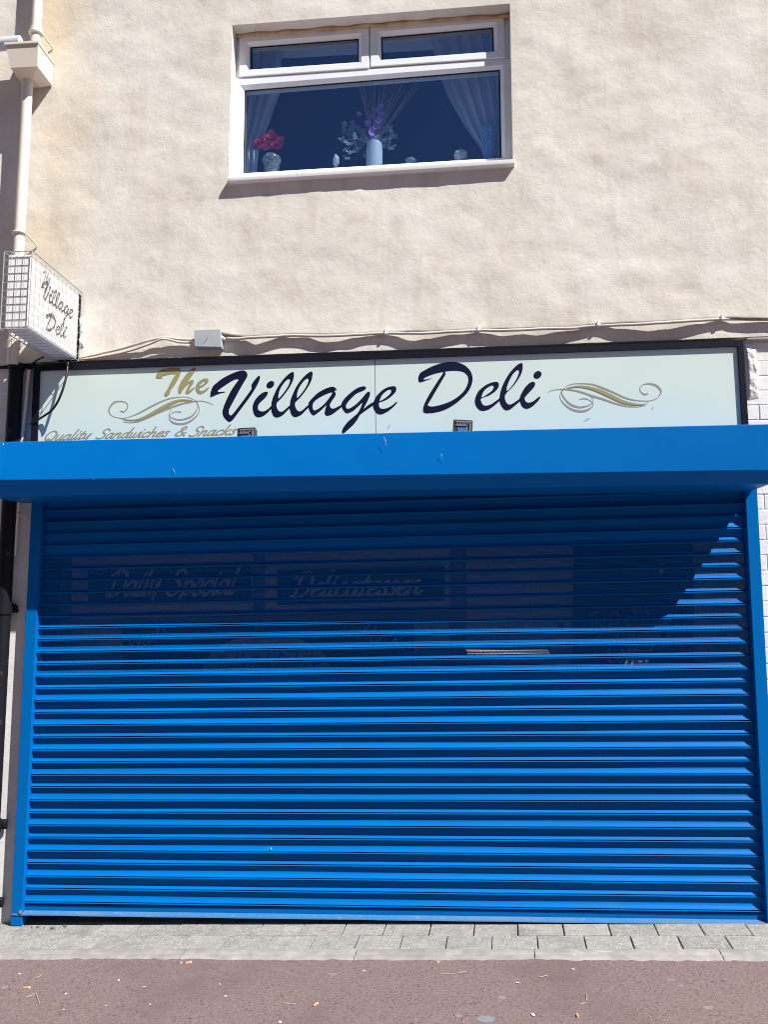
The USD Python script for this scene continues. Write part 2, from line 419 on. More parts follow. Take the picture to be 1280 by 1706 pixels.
# footway of red tarmac, near part finely meshed up to the edging line, far part out to the horizon
xs = np.concatenate([[-80, -40, -20], np.linspace(-8, -3, 12), np.linspace(-2.99, 2.99, 420), np.linspace(3, 8, 12), [20, 40, 80]])
ts = np.concatenate([[-.03, -.02, -.012, -.005], np.linspace(0, .03, 4), np.linspace(.06, 3.2, 50), [6, 12, 30, 80]])
X, T_ = np.meshgrid(xs, ts, indexing="ij")
Y = yo(np.clip(X, -8, 8)) - T_
def tar_h(x, y):
    x, y = np.asarray(x, float), np.asarray(y, float)
    return .004 * (meshkit.fbm(np.stack([x * 1.5, y * 1.5, 0 * x], -1), 3, 5) - .5) - .004
Z = gz(np.clip(X, -8, 8)) + tar_h(X, Y)
Z += np.where(T_ < .02, .006 * (meshkit.fbm(np.stack([X * 26, Y * 26, 0 * X], -1), 3, 21) - .47), 0) - np.where(T_ < -.025, .03, 0)
ny = len(ts)
i, j = np.meshgrid(np.arange(len(xs) - 1), np.arange(ny - 1), indexing="ij")
a = (i * ny + j).ravel()
solo("red_footway", (np.stack([X, Y, Z], -1).reshape(-1, 3), np.stack([a, a + 1, a + ny + 1, a + ny], 1)), M["tarmac"], kind="structure", smooth=True)

pv = thing("paved_strip", kind="structure", base=(0, 0, float(gz(0))))
bedx = np.linspace(-8, 8, 60)
bv = np.array([[x, y, gz(x) - .011] for x in bedx for y in (float(yo(x)) - .02, 0.6)])
part(pv, "joint_bed", (bv, [[2 * k, 2 * k + 2, 2 * k + 3, 2 * k + 1] for k in range(59)]), M["bed"])
skew = math.tan(math.radians(3.7))
def stone(x0, x1, y0f, y1f, h, c, jit, sk0=skew):
    """a ground stone between two lines y0f (near) and y1f (far)"""
    pts = []
    for x in (x0, x1):
        for yf in (y0f, y1f):
            y = float(yf(x)); xx = x + (y - float(y0f(x))) * sk0
            for s, (dd, zz) in enumerate(((0, -.05), (0, -c), (c, 0))):
                sx = dd if x == x0 else -dd
                sy = dd if yf is y0f else -dd
                pts.append((xx + sx, y + sy, float(gz(xx)) + h + zz + rng.uniform(-jit, jit) * (s > 0)))
    return trimesh.convex.convex_hull(np.array(pts))
def xs_from(pix, y):
    return [G(p, y)[0] for p in pix]
gap = .0042
j2 = xs_from([12, 79, 151, 223, 294, 366, 440, 514.6, 589.5, 665, 742, 819.7, 897, 977.6, 1058, 1139, 1222], 1580)
j1 = xs_from([15, 79, 147, 215, 283, 354, 425, 495.5, 568, 636.6, 714, 789, 863.4, 940.7, 1019, 1098.6, 1176, 1256], 1558)
ke = xs_from([28, 303, 591, 890, 1201], 1590)
def extend(js, step):
    js = list(js)
    while js[0] > -3.6: js.insert(0, js[0] - step)
    while js[-1] < 3.0: js.append(js[-1] + step)
    return js
j1, j2, ke = extend(j1, .207), extend(j2, .207), extend(ke, .915)
lift = lambda f, d: (lambda x: f(x) + d)
for js, f0, f1 in ((j2, lift(yi, .0025), lift(yr, -.0025)), (j1, lift(yr, .0025), lambda x: lift(yr, .135)(x)), ):
    for x0, x1 in zip(js[:-1], js[1:]):
        part(pv, "paver", stone(x0 + gap * rng.uniform(.4, .9), x1 - gap * rng.uniform(.4, .9), f0, f1, rng.uniform(-.0015, .0015), .0016, .0007), M["paver"])
for k in range(2):                                     # rows further in, under the shutter and inside the doorway
    f0, f1 = lift(yr, .138 + .15 * k), lift(yr, .285 + .15 * k)
    for x0, x1 in zip(j2[:-1], j2[1:]):
        part(pv, "paver", stone(x0 + gap / 2, x1 - gap / 2, f0, f1, rng.uniform(-.0015, .0015), .003, .001), M["paver"])
for x0, x1 in zip(ke[:-1], ke[1:]):
    # edging stone: a flat top with a shallow worn groove and a low rounded lip
    n = 12
    prof = [(0, -.06), (0, -.006), (.18, .001), (.40, .003), (.46, .0), (.5, -.004), (.55, .0), (.6, .004), (.92, .004), (1.0, -.003), (1.0, -.06)]
    rings = []
    for x in (x0 + .002, x1 - .002):
        ya, yb = float(yo(x)), float(yi(x)) - .002
        rings.append([(x + (yb - ya) * t * skew, ya + (yb - ya) * t, float(gz(x)) + z) for t, z in prof])
    v = np.array(rings[0] + rings[1]); n = len(prof)
    f = [[q, n + q, n + (q + 1) % n] for q in range(n)] + [[q, n + (q + 1) % n, (q + 1) % n] for q in range(n)]
    f += [[0, q, q + 1] for q in range(1, n - 1)] + [[n, n + q + 1, n + q] for q in range(1, n - 1)]
    m = trimesh.Trimesh(v, f, process=False); trimesh.repair.fix_normals(m)
    part(pv, "edging_stone", m, M["edging"], smooth=40)

# ------------------------------------------------------------------ the building
bd = thing("shop_building", "two storey shop with rough cream render above a shuttered front", "building", base=(-.36, 0, float(gz(-.36))))
SL = 0.0185                                             # everything on the front rises to the right with the street
D_R = .03                                               # thickness of the render
wl = np.mean([P(388, 40, D_R)[0], P(380, 300, D_R)[0]]); wr = np.mean([P(848, 10, D_R)[0], P(857, 262, D_R)[0]])
zt = np.mean([P(388, 40, D_R)[2] - SL * wl, P(848, 10, D_R)[2] - SL * wr]); zb = np.mean([P(381, 302, D_R)[2] - SL * wl, P(857, 270, D_R)[2] - SL * wr])
lo = lambda x: np.interp(x, [-4, P(60, 600, D_R)[0], P(640, 583, D_R)[0], P(1240, 562, D_R)[0], 4], [2.80, P(60, 604, D_R)[2] - SL * P(60, 600, D_R)[0], P(640, 584, D_R)[2] - SL * P(640, 583, D_R)[0], P(1240, 562, D_R)[2] - SL * P(1240, 562, D_R)[0], 2.84])
us = np.unique(np.round(np.concatenate([np.linspace(-4.0, wl, 118), np.linspace(wl, wr, 62), np.linspace(wr, 4.0, 150)]), 5))
wl, wr = us[np.argmin(abs(us - wl))], us[np.argmin(abs(us - wr))]
t_b = np.linspace(0, 1, 42)
vs_hi = np.concatenate([np.linspace(zb, zt, 38), np.linspace(zt, 5.6, 36)[1:]])
cols = []
for x in us:
    cols.append(np.concatenate([(float(lo(x)) + (zb - float(lo(x))) * t_b)[:-1], vs_hi]))
V_ = np.array(cols)                                     # (nx, nz)
Xg = np.repeat(us[:, None], V_.shape[1], 1)
Zg = V_ + SL * Xg
pn = np.stack([Xg, 0 * Xg, Zg], -1)
disp = .014 * (meshkit.fbm(pn * 2.6, 3, 3) - .5) + .006 * (meshkit.fbm(pn * np.array([7.0, 1, 9.0]) + 9, 3, 8) - .5) + .003 * (meshkit.fbm(pn * 22 + 4, 3, 11) - .5)
edge = np.minimum.reduce([np.clip(np.maximum.reduce([wl - Xg, Xg - wr, zb - V_, V_ - zt]) / .05, 0, 1)])
disp *= .25 + .75 * edge
front = np.stack([Xg, -(D_R + disp), Zg], -1).reshape(-1, 3)
nz = V_.shape[1]
ii, jj = np.meshgrid(np.arange(len(us) - 1), np.arange(nz - 1), indexing="ij")
mx = (Xg[:-1, :-1] + Xg[1:, 1:]) / 2; mz = (V_[:-1, :-1] + V_[1:, 1:]) / 2
keep = ~((mx > wl) & (mx < wr) & (mz > zb) & (mz < zt))
a = (ii * nz + jj)[keep]
quads = np.stack([a, a + nz, a + nz + 1, a + 1], 1)
# reveals of the opening and the lip along the bottom
def strip(ptsA, ptsB):
    n = len(ptsA); v = np.vstack([ptsA, ptsB])
    return v, np.array([[k, k + 1, n + k + 1, n + k] for k in range(n - 1)])
def idx(ix, iz): return front[ix * nz + iz]
ixl, ixr = int(np.argmin(abs(us - wl))), int(np.argmin(abs(us - wr)))
izb, izt = int(np.argmin(abs(V_[0] - zb))), int(np.argmin(abs(V_[0] - zt)))
REC = .12
loops = [[idx(ix, izt) for ix in range(ixl, ixr + 1)], [idx(ix, izb) for ix in range(ixl, ixr + 1)], [idx(ixl, k) for k in range(izb, izt + 1)], [idx(ixr, k) for k in range(izb, izt + 1)], [idx(ix, 0) for ix in range(len(us))]]
allv, allf = [front], [quads]; off = len(front)
for n, lp in enumerate(loops):
    A = np.array(lp); B = A.copy(); B[:, 1] = REC if n < 4 else 0.02
    v, f = strip(A, B)
    if n in (0, 2): f = f[:, ::-1]
    allv.append(v); allf.append(f + off); off += len(v)
part(bd, "rendered_wall", (np.vstack(allv), np.vstack(allf)), M["stucco"], smooth=35)
# masonry behind the render, in slabs round the window opening and the shop opening
xl_s, xr_s = P(60, 1100, 0)[0], P(1256, 1100, 0)[0]
zt_s = 2.30
core = [bx(-4, wl - .006, .0, .3, 2.5, 5.75), bx(wr + .006, 4, .0, .3, 2.5, 5.75), bx(wl, wr, .0, .3, 2.5, zb + SL * wl - .012), bx(wl, wr, .0, .3, zt + SL * wr + .012, 5.75),
        bx(xl_s - .02, xr_s + .02, .002, .3, zt_s, 2.5)]
core[0].apply_translation([0, .012, 0]); core[1].apply_translation([0, .012, 0]); core[2].apply_translation([0, .012, 0]); core[3].apply_translation([0, .012, 0])
part(bd, "masonry", cat(core), M["mortar"])
# ochre line of old mastic under the head of the opening
zh = lambda x: zt + SL * x
hx = np.linspace(wl + .005, wr - .005, 40)
mast = tube([(x, .045 + .004 * math.sin(x * 31), zh(x) - .006 + .004 * math.sin(x * 17) * math.sin(x * 5)) for x in hx], [.010 + .005 * abs(math.sin(x * 23) * math.sin(x * 9 + 1)) for x in hx], 6)
part(bd, "mastic_line", mast, M["ochre"], smooth=True)

# lower masonry: painted bricks left and right of the shutter
def brick_pier(x0, x1, z_top, off0, name):
    pier = part(bd, name, bx(x0, x1, .0028, .3, float(gz((x0 + x1) / 2)) - .2, z_top), M["mortar"])
    z = 0.0; row = 0
    zbase = float(gz(x0)) - .02
    while zbase + z + .065 < z_top - .004:
        o = off0 + (.1125 if row % 2 else 0)
        xx = x0 - .225 + (o % .225)
        while xx < x1:
            a, b = max(xx, x0), min(xx + .2215, x1)
            if b - a > .03:
                part(pier, "brick", cbox(a, b, -rng.uniform(-.0005, .0015), .02, zbase + z, zbase + z + .0705, .003, .0006, 0), M["white_brick"])
            xx += .225
        z += .0735; row += 1
brick_pier(P(1262, 1100, 0)[0] + .012, 2.05, 2.83, .06, "painted_pier")
pbx = P(1238, 640, 0)[0]
brick_pier(-3.0, P(10, 1000, 0)[0] - .02, 2.80, .03, "painted_pier")
# smooth plastered pier between the black pipe and the shutter, and the plain wall further along
px0, px1 = P(10, 1000, 0)[0] - .018, P(60, 1100, 0)[0] - .03
part(bd, "plastered_pier", bx(px0, px1, 0.014, .3, float(gz(px0)) - .2, 2.795), M["white_brick"])
part(bd, "lower_wall", bx(-4.0, -3.002, 0, .3, -.3, 2.83), M["white_brick"])
part(bd, "lower_wall", bx(2.052, 4.0, 0, .3, -.2, 2.86), M["white_brick"])
# fins of ragged mortar beside the fascia
def rough_patch(pix, d, seed, n=14, m=26, amp=.014):
    tl, tr, br, bl = [P(*q, 0) for q in pix]
    v = []
    for i_ in range(n):
        for j_ in range(m):
            s, t = i_ / (n - 1), j_ / (m - 1)
            p = (tl * (1 - s) + tr * s) * (1 - t) + (bl * (1 - s) + br * s) * t
            e = min(s, 1 - s, t, 1 - t) * 6
            h = d * min(1, e) + amp * (meshkit.fbm(np.array([p[0] * 40 + p[2] * 20, seed, p[2] * 26]), 3, seed) - .4) * min(1, e * 2)
            v.append((p[0] + .006 * (meshkit.noise(np.array([0, seed, p[2] * 30])) - .5), -h, p[2]))
    a = np.array([[i_ * m + j_, i_ * m + j_ + 1, (i_ + 1) * m + j_ + 1, (i_ + 1) * m + j_] for i_ in range(n - 1) for j_ in range(m - 1)])
    return np.array(v), a
part(bd, "mortar_patch", rough_patch([(1240, 572), (1260, 575), (1266, 664), (1247, 668)], .012, 3), M["white_plaster"], smooth=True)
part(bd, "mortar_patch", rough_patch([(137, 525), (147, 525), (146, 590), (136, 590)], .04, 5, amp=.02), M["white_plaster"], smooth=True)
part(bd, "mortar_patch", rough_patch([(31, 607), (45, 612), (43, 636), (31, 636)], .02, 6), M["white_plaster"], smooth=True)
# coping line of mortar over the right pier and the broken ledge at the left
part(bd, "ledge", cat([bx(P(1240, 566, 0)[0] + .005, 2.06, -.028, .01, 2.845, 2.87)]), M["stucco"])
part(bd, "ledge", cat([bx(-3.0, P(62, 600, 0)[0], -.022, .01, 2.795, 2.83)]), M["black_pipe"], label="dark stained ledge at the left")

# upstairs window
def quadpts(px, d): return [P(x, y, d) for x, y in px]
def ring(outer, inner, d1, d0, bevel=.35, bev_d=.012):
    o = [np.array(p) for p in outer]; n = [np.array(p) for p in inner]
    at = lambda p, d: (p[0], -d, p[2])
    v, f = [], []
    loops_ = [[at(p, d0) for p in o], [at(p, d1 - .003) for p in o], [at(p + (q - p) * .06, d1) for p, q in zip(o, n)], [at(p + (q - p) * (1 - bevel), d1) for p, q in zip(o, n)], [at(p + (q - p) * (1 - bevel * .15), d1 - bev_d) for p, q in zip(o, n)], [at(q, d1 - bev_d - .002) for q in n], [at(q, d0) for q in n]]
    for lp in loops_: v += lp
    L_ = len(loops_)
    for s in range(L_):
        for k in range(4):
            a_, b_ = s * 4 + k, s * 4 + (k + 1) % 4
            c_, d_ = ((s + 1) % L_) * 4 + (k + 1) % 4, ((s + 1) % L_) * 4 + k
            f.append([a_, b_, c_, d_])
    v, f = np.array(v), np.array(f)
    m = trimesh.Trimesh(v, np.vstack([f[:, [0, 1, 2]], f[:, [0, 2, 3]]]), process=False)
    trimesh.repair.fix_normals(m)
    return m
DF = -.055
OUT = quadpts([(397.5, 57), (843, 25), (853, 268), (372, 300)], DF)
MAIN = quadpts([(406.7, 148.4), (833.8, 113.8), (836.4, 261), (404, 287)], DF)
TR_L, TR_R = quadpts([(388, 131.7), (850, 97.4)], DF)
TR_L2, TR_R2 = quadpts([(399, 144), (841, 110)], DF)
fr_bars = []
at_ = lambda p, d: (p[0], -d, p[2])
def bar(q, d1, d0): return prism([at_(p, d1) for p in q], [at_(p, d0) for p in q])
lower = ring([TR_L, TR_R, OUT[2], OUT[3]], MAIN, DF, DF - .06)
# outer frame round the two casements (a thin margin shows) and the post between them
CL = quadpts([(398.6, 61), (615, 42.7), (615, 115), (398.6, 130)], DF)
CLi = quadpts([(415.7, 76.4), (597.8, 62.2), (597.8, 102.4), (415.7, 115)], DF)
CR = quadpts([(617.3, 42), (839.7, 25), (841.7, 97.5), (617.3, 113)], DF)
CRi = quadpts([(634.4, 59.8), (822.6, 43.5), (824, 84.5), (635.6, 98.8)], DF)
top = ring([OUT[0] + [-.03, 0, .012], OUT[1] + [.03, 0, .012], TR_R, TR_L], [CL[0] + [.03, 0, -.03], CR[1] + [-.03, 0, -.03], CR[2] + [-.03, 0, .03], CL[3] + [.03, 0, .03]], DF - .012, DF - .06, .3, .004)
post = bar([CL[1] + [-.02, 0, 0], CR[0] + [.02, 0, 0], CR[3] + [.02, 0, 0], CL[2] + [-.02, 0, 0]], DF - .013, DF - .06)
win = part(bd, "window", cat([lower, top, post]), M["upvc"], smooth=25)
part(win, "casement", ring(CL, CLi, DF + .006, DF - .05, .28), M["upvc"], smooth=25)
part(win, "casement", ring(CR, CRi, DF + .006, DF - .05, .28), M["upvc"], smooth=25)
def seal(q, d, w=.006):
    c = np.mean(q, 0); inn = [p + (c - p) / np.linalg.norm(c - p) * w * 1.4 for p in q]
    return ring(q, inn, d, d - .01, .3, .002)
for q in (MAIN, CLi, CRi):
    part(win, "seal", seal(q, DF - .0145), M["seal"])
for q in (MAIN, CLi, CRi):
    part(win, "pane", bar([p + (p - np.mean(q, 0)) * .004 for p in q], DF - .0265, DF - .0305), M["glass"])
# sill: sloping front lip with a drip edge, slightly chipped
sl_t = [P(379.5, 295.5, D_R + .035), P(858, 264.5, D_R + .035)]
sl_b = [P(378.3, 302.8, D_R + .035), P(858, 273, D_R + .035)]
def sillmesh():
    rings_ = []
    n = 40
    for k in range(n + 1):
        t = k / n
        a_, b_ = sl_t[0] * (1 - t) + sl_t[1] * t, sl_b[0] * (1 - t) + sl_b[1] * t
        c = .0035 * (meshkit.noise(np.array([t * 60, 1.5, 0])) > .72) * meshkit.noise(np.array([t * 31, 2.5, 0]))
        yf = -(D_R + .035)
        rings_.append([(a_[0], .115, a_[2] + .03), (a_[0], yf + .05, a_[2] + .012), (a_[0], yf + .006, a_[2]), (a_[0], yf + c, a_[2] - .004), (b_[0], yf + c * 1.5, b_[2] + .003 + c), (b_[0], yf + .004 + c, b_[2]), (b_[0], -.0, b_[2] - .002), (b_[0], .115, b_[2] - .002)])
    v = np.array(rings_).reshape(-1, 3); m_ = 8; f = []
    for k in range(n):
        for q in range(m_):
            f.append([k * m_ + q, k * m_ + (q + 1) % m_, (k + 1) * m_ + (q + 1) % m_, (k + 1) * m_ + q])
    f = np.array(f); tri = np.vstack([f[:, [0, 1, 2]], f[:, [0, 2, 3]]])
    caps = [[0, q, q + 1] for q in range(1, m_ - 1)] + [[n * m_, n * m_ + q + 1, n * m_ + q] for q in range(1, m_ - 1)]
    m = trimesh.Trimesh(v, np.vstack([tri, caps]), process=False); trimesh.repair.fix_normals(m)
    return m
part(bd, "window_sill", sillmesh(), M["sill"], smooth=40)
# the room upstairs and the shop inside
def room(x0, x1, y0, y1, z0, z1):
    v = np.array([(x, y, z) for x in (x0, x1) for y in (y0, y1) for z in (z0, z1)])
    f = np.array([[2, 3, 7, 6], [0, 1, 3, 2], [4, 6, 7, 5], [0, 2, 6, 4], [1, 5, 7, 3]])
    return v, f
zs0 = P(500, 284, -.13)[2]
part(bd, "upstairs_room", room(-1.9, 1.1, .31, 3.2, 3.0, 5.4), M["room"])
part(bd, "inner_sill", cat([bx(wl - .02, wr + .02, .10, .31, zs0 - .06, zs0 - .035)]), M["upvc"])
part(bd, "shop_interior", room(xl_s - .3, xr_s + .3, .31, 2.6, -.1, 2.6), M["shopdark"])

# ------------------------------------------------------------------ roller shutter
SHX0, SHX1 = P(69, 840, 0)[0] - .03, P(1243, 840, 0)[0] + .03
pL, pR = P(45, 1500.6, .018), P(1265, 1515.6, .018)
zlip0 = pL[2] - (pR[2] - pL[2]) / (pR[0] - pL[0]) * pL[0]
SSL = (pR[2] - pL[2]) / (pR[0] - pL[0])
PITCH = (P(55, 1165.8, .018)[2] - pL[2]) / 16.0
sh = thing("roller_shutter", "closed blue roller shutter of ribbed slats with a deep blue housing over the shop front", "roller shutter", base=(-.36, -.05, float(gz(-.36))))
THICK = [(0, 3), (.03, 0), (.3, 0), (.38, .6), (.44, 1.6), (.5, 3), (.56, 5), (.62, 7.5), (.68, 10.5), (.74, 14.5), (.775, 17.5), (.785, 18.0), (.79, 17), (.795, 12), (.82, 9), (.85, 9.5), (.865, 14), (.875, 18), (.89, 20), (.92, 20.3), (.94, 18.5), (.95, 10), (.97, 4), (1, 3)]
THIN = [(0, 3), (.03, 0), (.46, 0), (.52, .5), (.57, 1.6), (.62, 3.4), (.67, 6), (.72, 9.2), (.755, 11.8), (.77, 12.6), (.776, 12), (.782, 8), (.81, 5), (.845, 5.5), (.86, 10), (.87, 13.5), (.885, 15), (.91, 15), (.925, 13), (.932, 7), (.96, 3.5), (1, 3)]
def slat(zl, prof, tilt, raw=False):
    # zl: level (at x = 0) of the lip; t = .795 is the lip
    n = 9
    xs_ = np.linspace(SHX0, SHX1, n)
    wob = .0006 * np.sin(xs_ * 2.3 + zl * 40) + .0004 * np.sin(xs_ * 5.1 + zl * 70)
    v = []
    for x, w in zip(xs_, wob):
        for t, dd in prof:
            e = 0.0 if raw else min(1.0, t / .05, (1 - t) / .04)
            v.append((x, -(dd / 1000.0 + (w + tilt * (t - .5)) * e), zl + SSL * x + (.79 - t) * PITCH))
    m = len(prof)
    f = [[i_ * m + j_, i_ * m + j_ + 1, (i_ + 1) * m + j_ + 1, (i_ + 1) * m + j_] for i_ in range(n - 1) for j_ in range(m - 1)]
    return np.array(v), np.array(f)
order = []
for k in range(34):
    if k <= 20: order.append(k % 2 == 0)
    elif k in (21, 22): order.append(False)
    else: order.append(k % 2 == 1)
for k in range(33):
    perf = 18 <= k <= 27
    prof = THICK if order[k] else THIN
    if perf:                                             # only the sheet between the lips is pierced; the lip is solid
        cutt = .64 if order[k] else .68
        tl = np.random.default_rng(k).uniform(-.0006, .0006)
        full = [q_ for q_ in prof]
        dcut = float(np.interp(cutt, [q_[0] for q_ in full], [q_[1] for q_ in full]))
        sp = part(sh, "slat", slat(zlip0 + k * PITCH, [q_ for q_ in full if q_[0] < cutt] + [(cutt, dcut)], 0.0, raw=True), M["perf"], smooth=28, label="perforated slat that lets the shop show through")
        part(sp, "slat_lip", slat(zlip0 + k * PITCH, [(cutt, dcut)] + [q_ for q_ in full if q_[0] > cutt], 0.0, raw=True), M["blue_slat"], smooth=28)
        continue
    part(sh, "slat", slat(zlip0 + k * PITCH, prof, rng.uniform(-.0006, .0006)), M["perf"] if perf else M["blue_slat"], smooth=28,
         label="perforated slat that lets the shop show through" if perf else None)
# bottom rail: upright face and a worn flange
zb0 = zlip0 - .215 * PITCH
bb = [P(45, 1523.5, .03), P(1240, 1539.4, .03)]
bs = (bb[1][2] - bb[0][2]) / (bb[1][0] - bb[0][0]); bz = bb[0][2] - bs * bb[0][0]
rail = []
ring_prof = lambda x: [(-.003, zb0 + SSL * x + .002), (-.006, zb0 + SSL * x - .004), (-.012, zb0 + SSL * x - .008), (-.012, bz + bs * x + .014), (-.038, bz + bs * x + .006), (-.040, bz + bs * x + .001), (-.034, bz + bs * x - .002), (-.004, bz + bs * x + .002)]
xs_ = np.linspace(SHX0, SHX1, 24)
v = np.array([[(x, y + .0008 * math.sin(x * 9) * (y < -.03), z) for y, z in ring_prof(x)] for x in xs_]).reshape(-1, 3); m_ = 8
f = np.array([[k * m_ + q, k * m_ + (q + 1) % m_, (k + 1) * m_ + (q + 1) % m_, (k + 1) * m_ + q] for k in range(23) for q in range(m_)])
f = f[[i_ for i_ in range(len(f)) if i_ % 8 != 6 or True]]
face = [i_ for i_ in range(len(f)) if i_ % 8 in (0, 1, 2, 7, 6)]
lip = [i_ for i_ in range(len(f)) if i_ % 8 in (3, 4, 5)]
part(sh, "bottom_rail", (v, f[face]), M["blue_slat"], smooth=28)
part(sh, "rail_flange", (v, f[lip]), M["blue_worn"], smooth=28, label="worn flange with the blue paint rubbed off")
# guide rails
JD = .036
def guide(px_out_t, px_out_b, px_in_t, px_in_b, x_wall_out, ztop):
    """channel: front plate with a folded inner and outer return"""
    ot, ob, it, ib = [P(*q, JD) for q in (px_out_t, px_out_b, px_in_t, px_in_b)]
    xo, xi = (ot[0] + ob[0]) / 2, (it[0] + ib[0]) / 2
    return min(xo, xi), max(xo, xi)
gx0, gx1 = guide((51.2, 840), (22.3, 1460), (69.4, 840), (40.6, 1460), 0, 0)
hx0, hx1 = guide((1243, 840), (1276, 1470), (1262.5, 830), (1297, 1470), 0, 0)
for a_, b_, side in ((gx0, gx1, 0), (hx0, hx1, 1)):
    zb_ = float(gz((a_ + b_) / 2)) + .002
    part(sh, "guide_rail", cbox(a_, b_, -JD, .03, zb_, 2.2, .002), M["blue"], label="left upright guide rail" if side == 0 else "right upright guide rail")
c = P(35, 1518, JD)
b_ = trimesh.creation.cylinder(.009, .008, sections=14); b_.apply_transform(trimesh.transformations.rotation_matrix(math.pi / 2, [1, 0, 0])); b_.apply_translation([c[0], -JD - .003, c[2]])
part(sh, "bolt", b_, M["steel"], smooth=40)
for (cx_, cy_, a_, b_) in ((452, 1414, .0008, .006),):
    c = P(cx_, cy_, .022)
    part(sh, "paint_chip", cbox(c[0] - a_, c[0] + a_, -.0212, -.016, c[2] - b_, c[2] + b_, .0008), M["sill"])
# housing
D_T, D_C = .31, .256
ends = []
for side in (0, 1):
    if side == 0: cr, tp, cb = (P(0, 800, D_T), P(0, 736, D_T), P(0, 827.5, D_C)); X_ = P(-22, 780, D_T)[0]
    else: cr, tp, cb = (P(1276, 783.5, D_T), P(1276, 709.5, D_T), P(1270, 806.5, D_C)); X_ = P(1290, 780, D_T)[0]
    LB = .050 if side == 0 else .004
    tp = tp + [0, 0, .010]
    ends.append([(X_, .0, tp[2] - .005), (X_, -D_T + .012 + LB, tp[2]), (X_, -D_T + .003 + LB, tp[2] - .001), (X_, -D_T + LB, tp[2] - .005), (X_, -D_T, cr[2] + .004), (X_, -D_T + .001, cr[2] - .001), (X_, -D_T + .004, cr[2] - .004), (X_, -D_C - .003, cb[2] + .003), (X_, -D_C + .004, cb[2]), (X_, .0, cb[2])])
hn = 40; hv = []
for k in range(hn + 1):
    t = k / hn
    w = .0012 * math.sin(t * 19) * math.sin(t * 7 + 1)
    for q, (A, B) in enumerate(zip(*ends)):
        p = np.array(A) * (1 - t) + np.array(B) * t
        if 2 < q < 6: p[1] += w
        hv.append(p)
m_ = len(ends[0]); hv = np.array(hv)
hf = np.array([[k * m_ + q, k * m_ + (q + 1) % m_, (k + 1) * m_ + (q + 1) % m_, (k + 1) * m_ + q] for k in range(hn) for q in range(m_ - 1)])
tri = np.vstack([hf[:, [0, 1, 2]], hf[:, [0, 2, 3]], [[0, q, q + 1] for q in range(1, m_ - 1)], [[hn * m_, hn * m_ + q + 1, hn * m_ + q] for q in range(1, m_ - 1)]])
hm = trimesh.Trimesh(hv, tri, process=False); trimesh.repair.fix_normals(hm)
housing = part(sh, "housing", hm, M["blue"], smooth=50)
for px, py in ((5, 741),):
    c = P(px, py, D_T)
    r_ = trimesh.creation.icosphere(1, .006); r_.apply_scale([1, .4, 1]); r_.apply_translation([c[0], -D_T, c[2]])
    part(housing, "rivet", r_, M["steel"], smooth=True)
for (xa, ya, xb, yb) in ((289, 781, 290, 791), (640, 728, 644, 742), (154, 798, 157, 799), (735, 756, 737, 764)):  # scratches with bare metal
    a_, b2 = P(xa, ya, D_T + .0006), P(xb, yb, D_T + .0006)
    part(housing, "scratch", tube([a_, (a_ + b2) / 2 + [.002, 0, 0], b2], .0007, 5), M["steel"])

# ------------------------------------------------------------------ lettering shapes (outlines in the photograph's pixels, laid on the fascia plane)
DP = .052
def toplane(pts, d=DP):
    return [(lambda q: (q[0], q[2]))(P(x, y, d)) for x, y in pts]
def outl(pts, ox, oy, s, closed=True, n=6):
    return [(ox + x / s, oy + y / s) for x, y in crom(pts, n, True)]
def shape(outer, holes, ox, oy, s, dx=0, dy=0):
    f = lambda q: [(x + dx, y + dy) for x, y in outl(q, ox, oy, s)]
    g = Polygon(toplane(f(outer))).buffer(0)
    for h in holes: g = g.difference(Polygon(toplane(f(h))).buffer(0))
    return g
def ell(cx, cy, rx, ry, ang):
    t = np.arange(20) * 2 * np.pi / 20; c_, s_ = math.cos(math.radians(ang)), math.sin(math.radians(ang))
    return [(cx + rx * math.cos(a) * c_ - ry * math.sin(a) * s_, cy + rx * math.cos(a) * s_ + ry * math.sin(a) * c_) for a in t]
A_ = (340, 590, 8.0)
V_out = [(85,575),(86,540),(92,500),(120,430),(170,385),(240,330),(340,275),(440,235),(520,217),(565,240),(580,285),(555,340),(500,430),(430,560),(370,670),(335,740),(330,785),(345,812),(365,815),(400,780),(470,690),(560,570),(630,470),(637,450),(632,420),(640,395),(680,340),(720,297),(740,290),(747,315),(730,370),(690,450),(620,560),(540,670),(450,790),(390,870),(345,903),(310,890),(265,840),(248,780),(260,710),(300,610),(360,490),(420,400),(460,345),(440,335),(400,345),(330,385),(240,445),(190,485),(188,503),(210,507),(275,501),(282,506),(275,512),(200,530),(130,560)]
i_out = [(850,505),(845,540),(810,590),(750,645),(722,690),(722,735),(750,760),(800,762),(850,735),(895,695),(905,715),(890,735),(850,780),(790,825),(730,843),(685,825),(660,780),(650,720),(658,660),(690,600),(740,545),(790,512),(830,503)]
l_out = [(1190,240),(1200,270),(1190,340),(1160,410),(1110,490),(1040,580),(985,635),(968,660),(970,710),(995,755),(1030,770),(1070,750),(1130,695),(1150,690),(1145,720),(1100,765),(1050,815),(990,843),(945,840),(915,805),(897,745),(897,690),(910,610),(940,530),(990,430),(1060,335),(1120,275),(1165,245)]
l_hole = [(1140,335),(1148,360),(1120,430),(1060,520),(1000,588),(992,570),(1000,510),(1030,440),(1080,370),(1120,335)]
B_ = (490, 590, 6.737)
a_out = [(440,368),(465,380),(478,402),(455,415),(468,440),(462,475),(430,520),(405,565),(408,595),(430,612),(465,605),(530,572),(540,588),(485,635),(430,675),(385,692),(357,687),(345,662),(352,622),(362,575),(330,607),(280,650),(235,683),(210,685),(182,652),(165,605),(163,565),(165,545),(200,500),(270,435),(350,390),(400,372)]
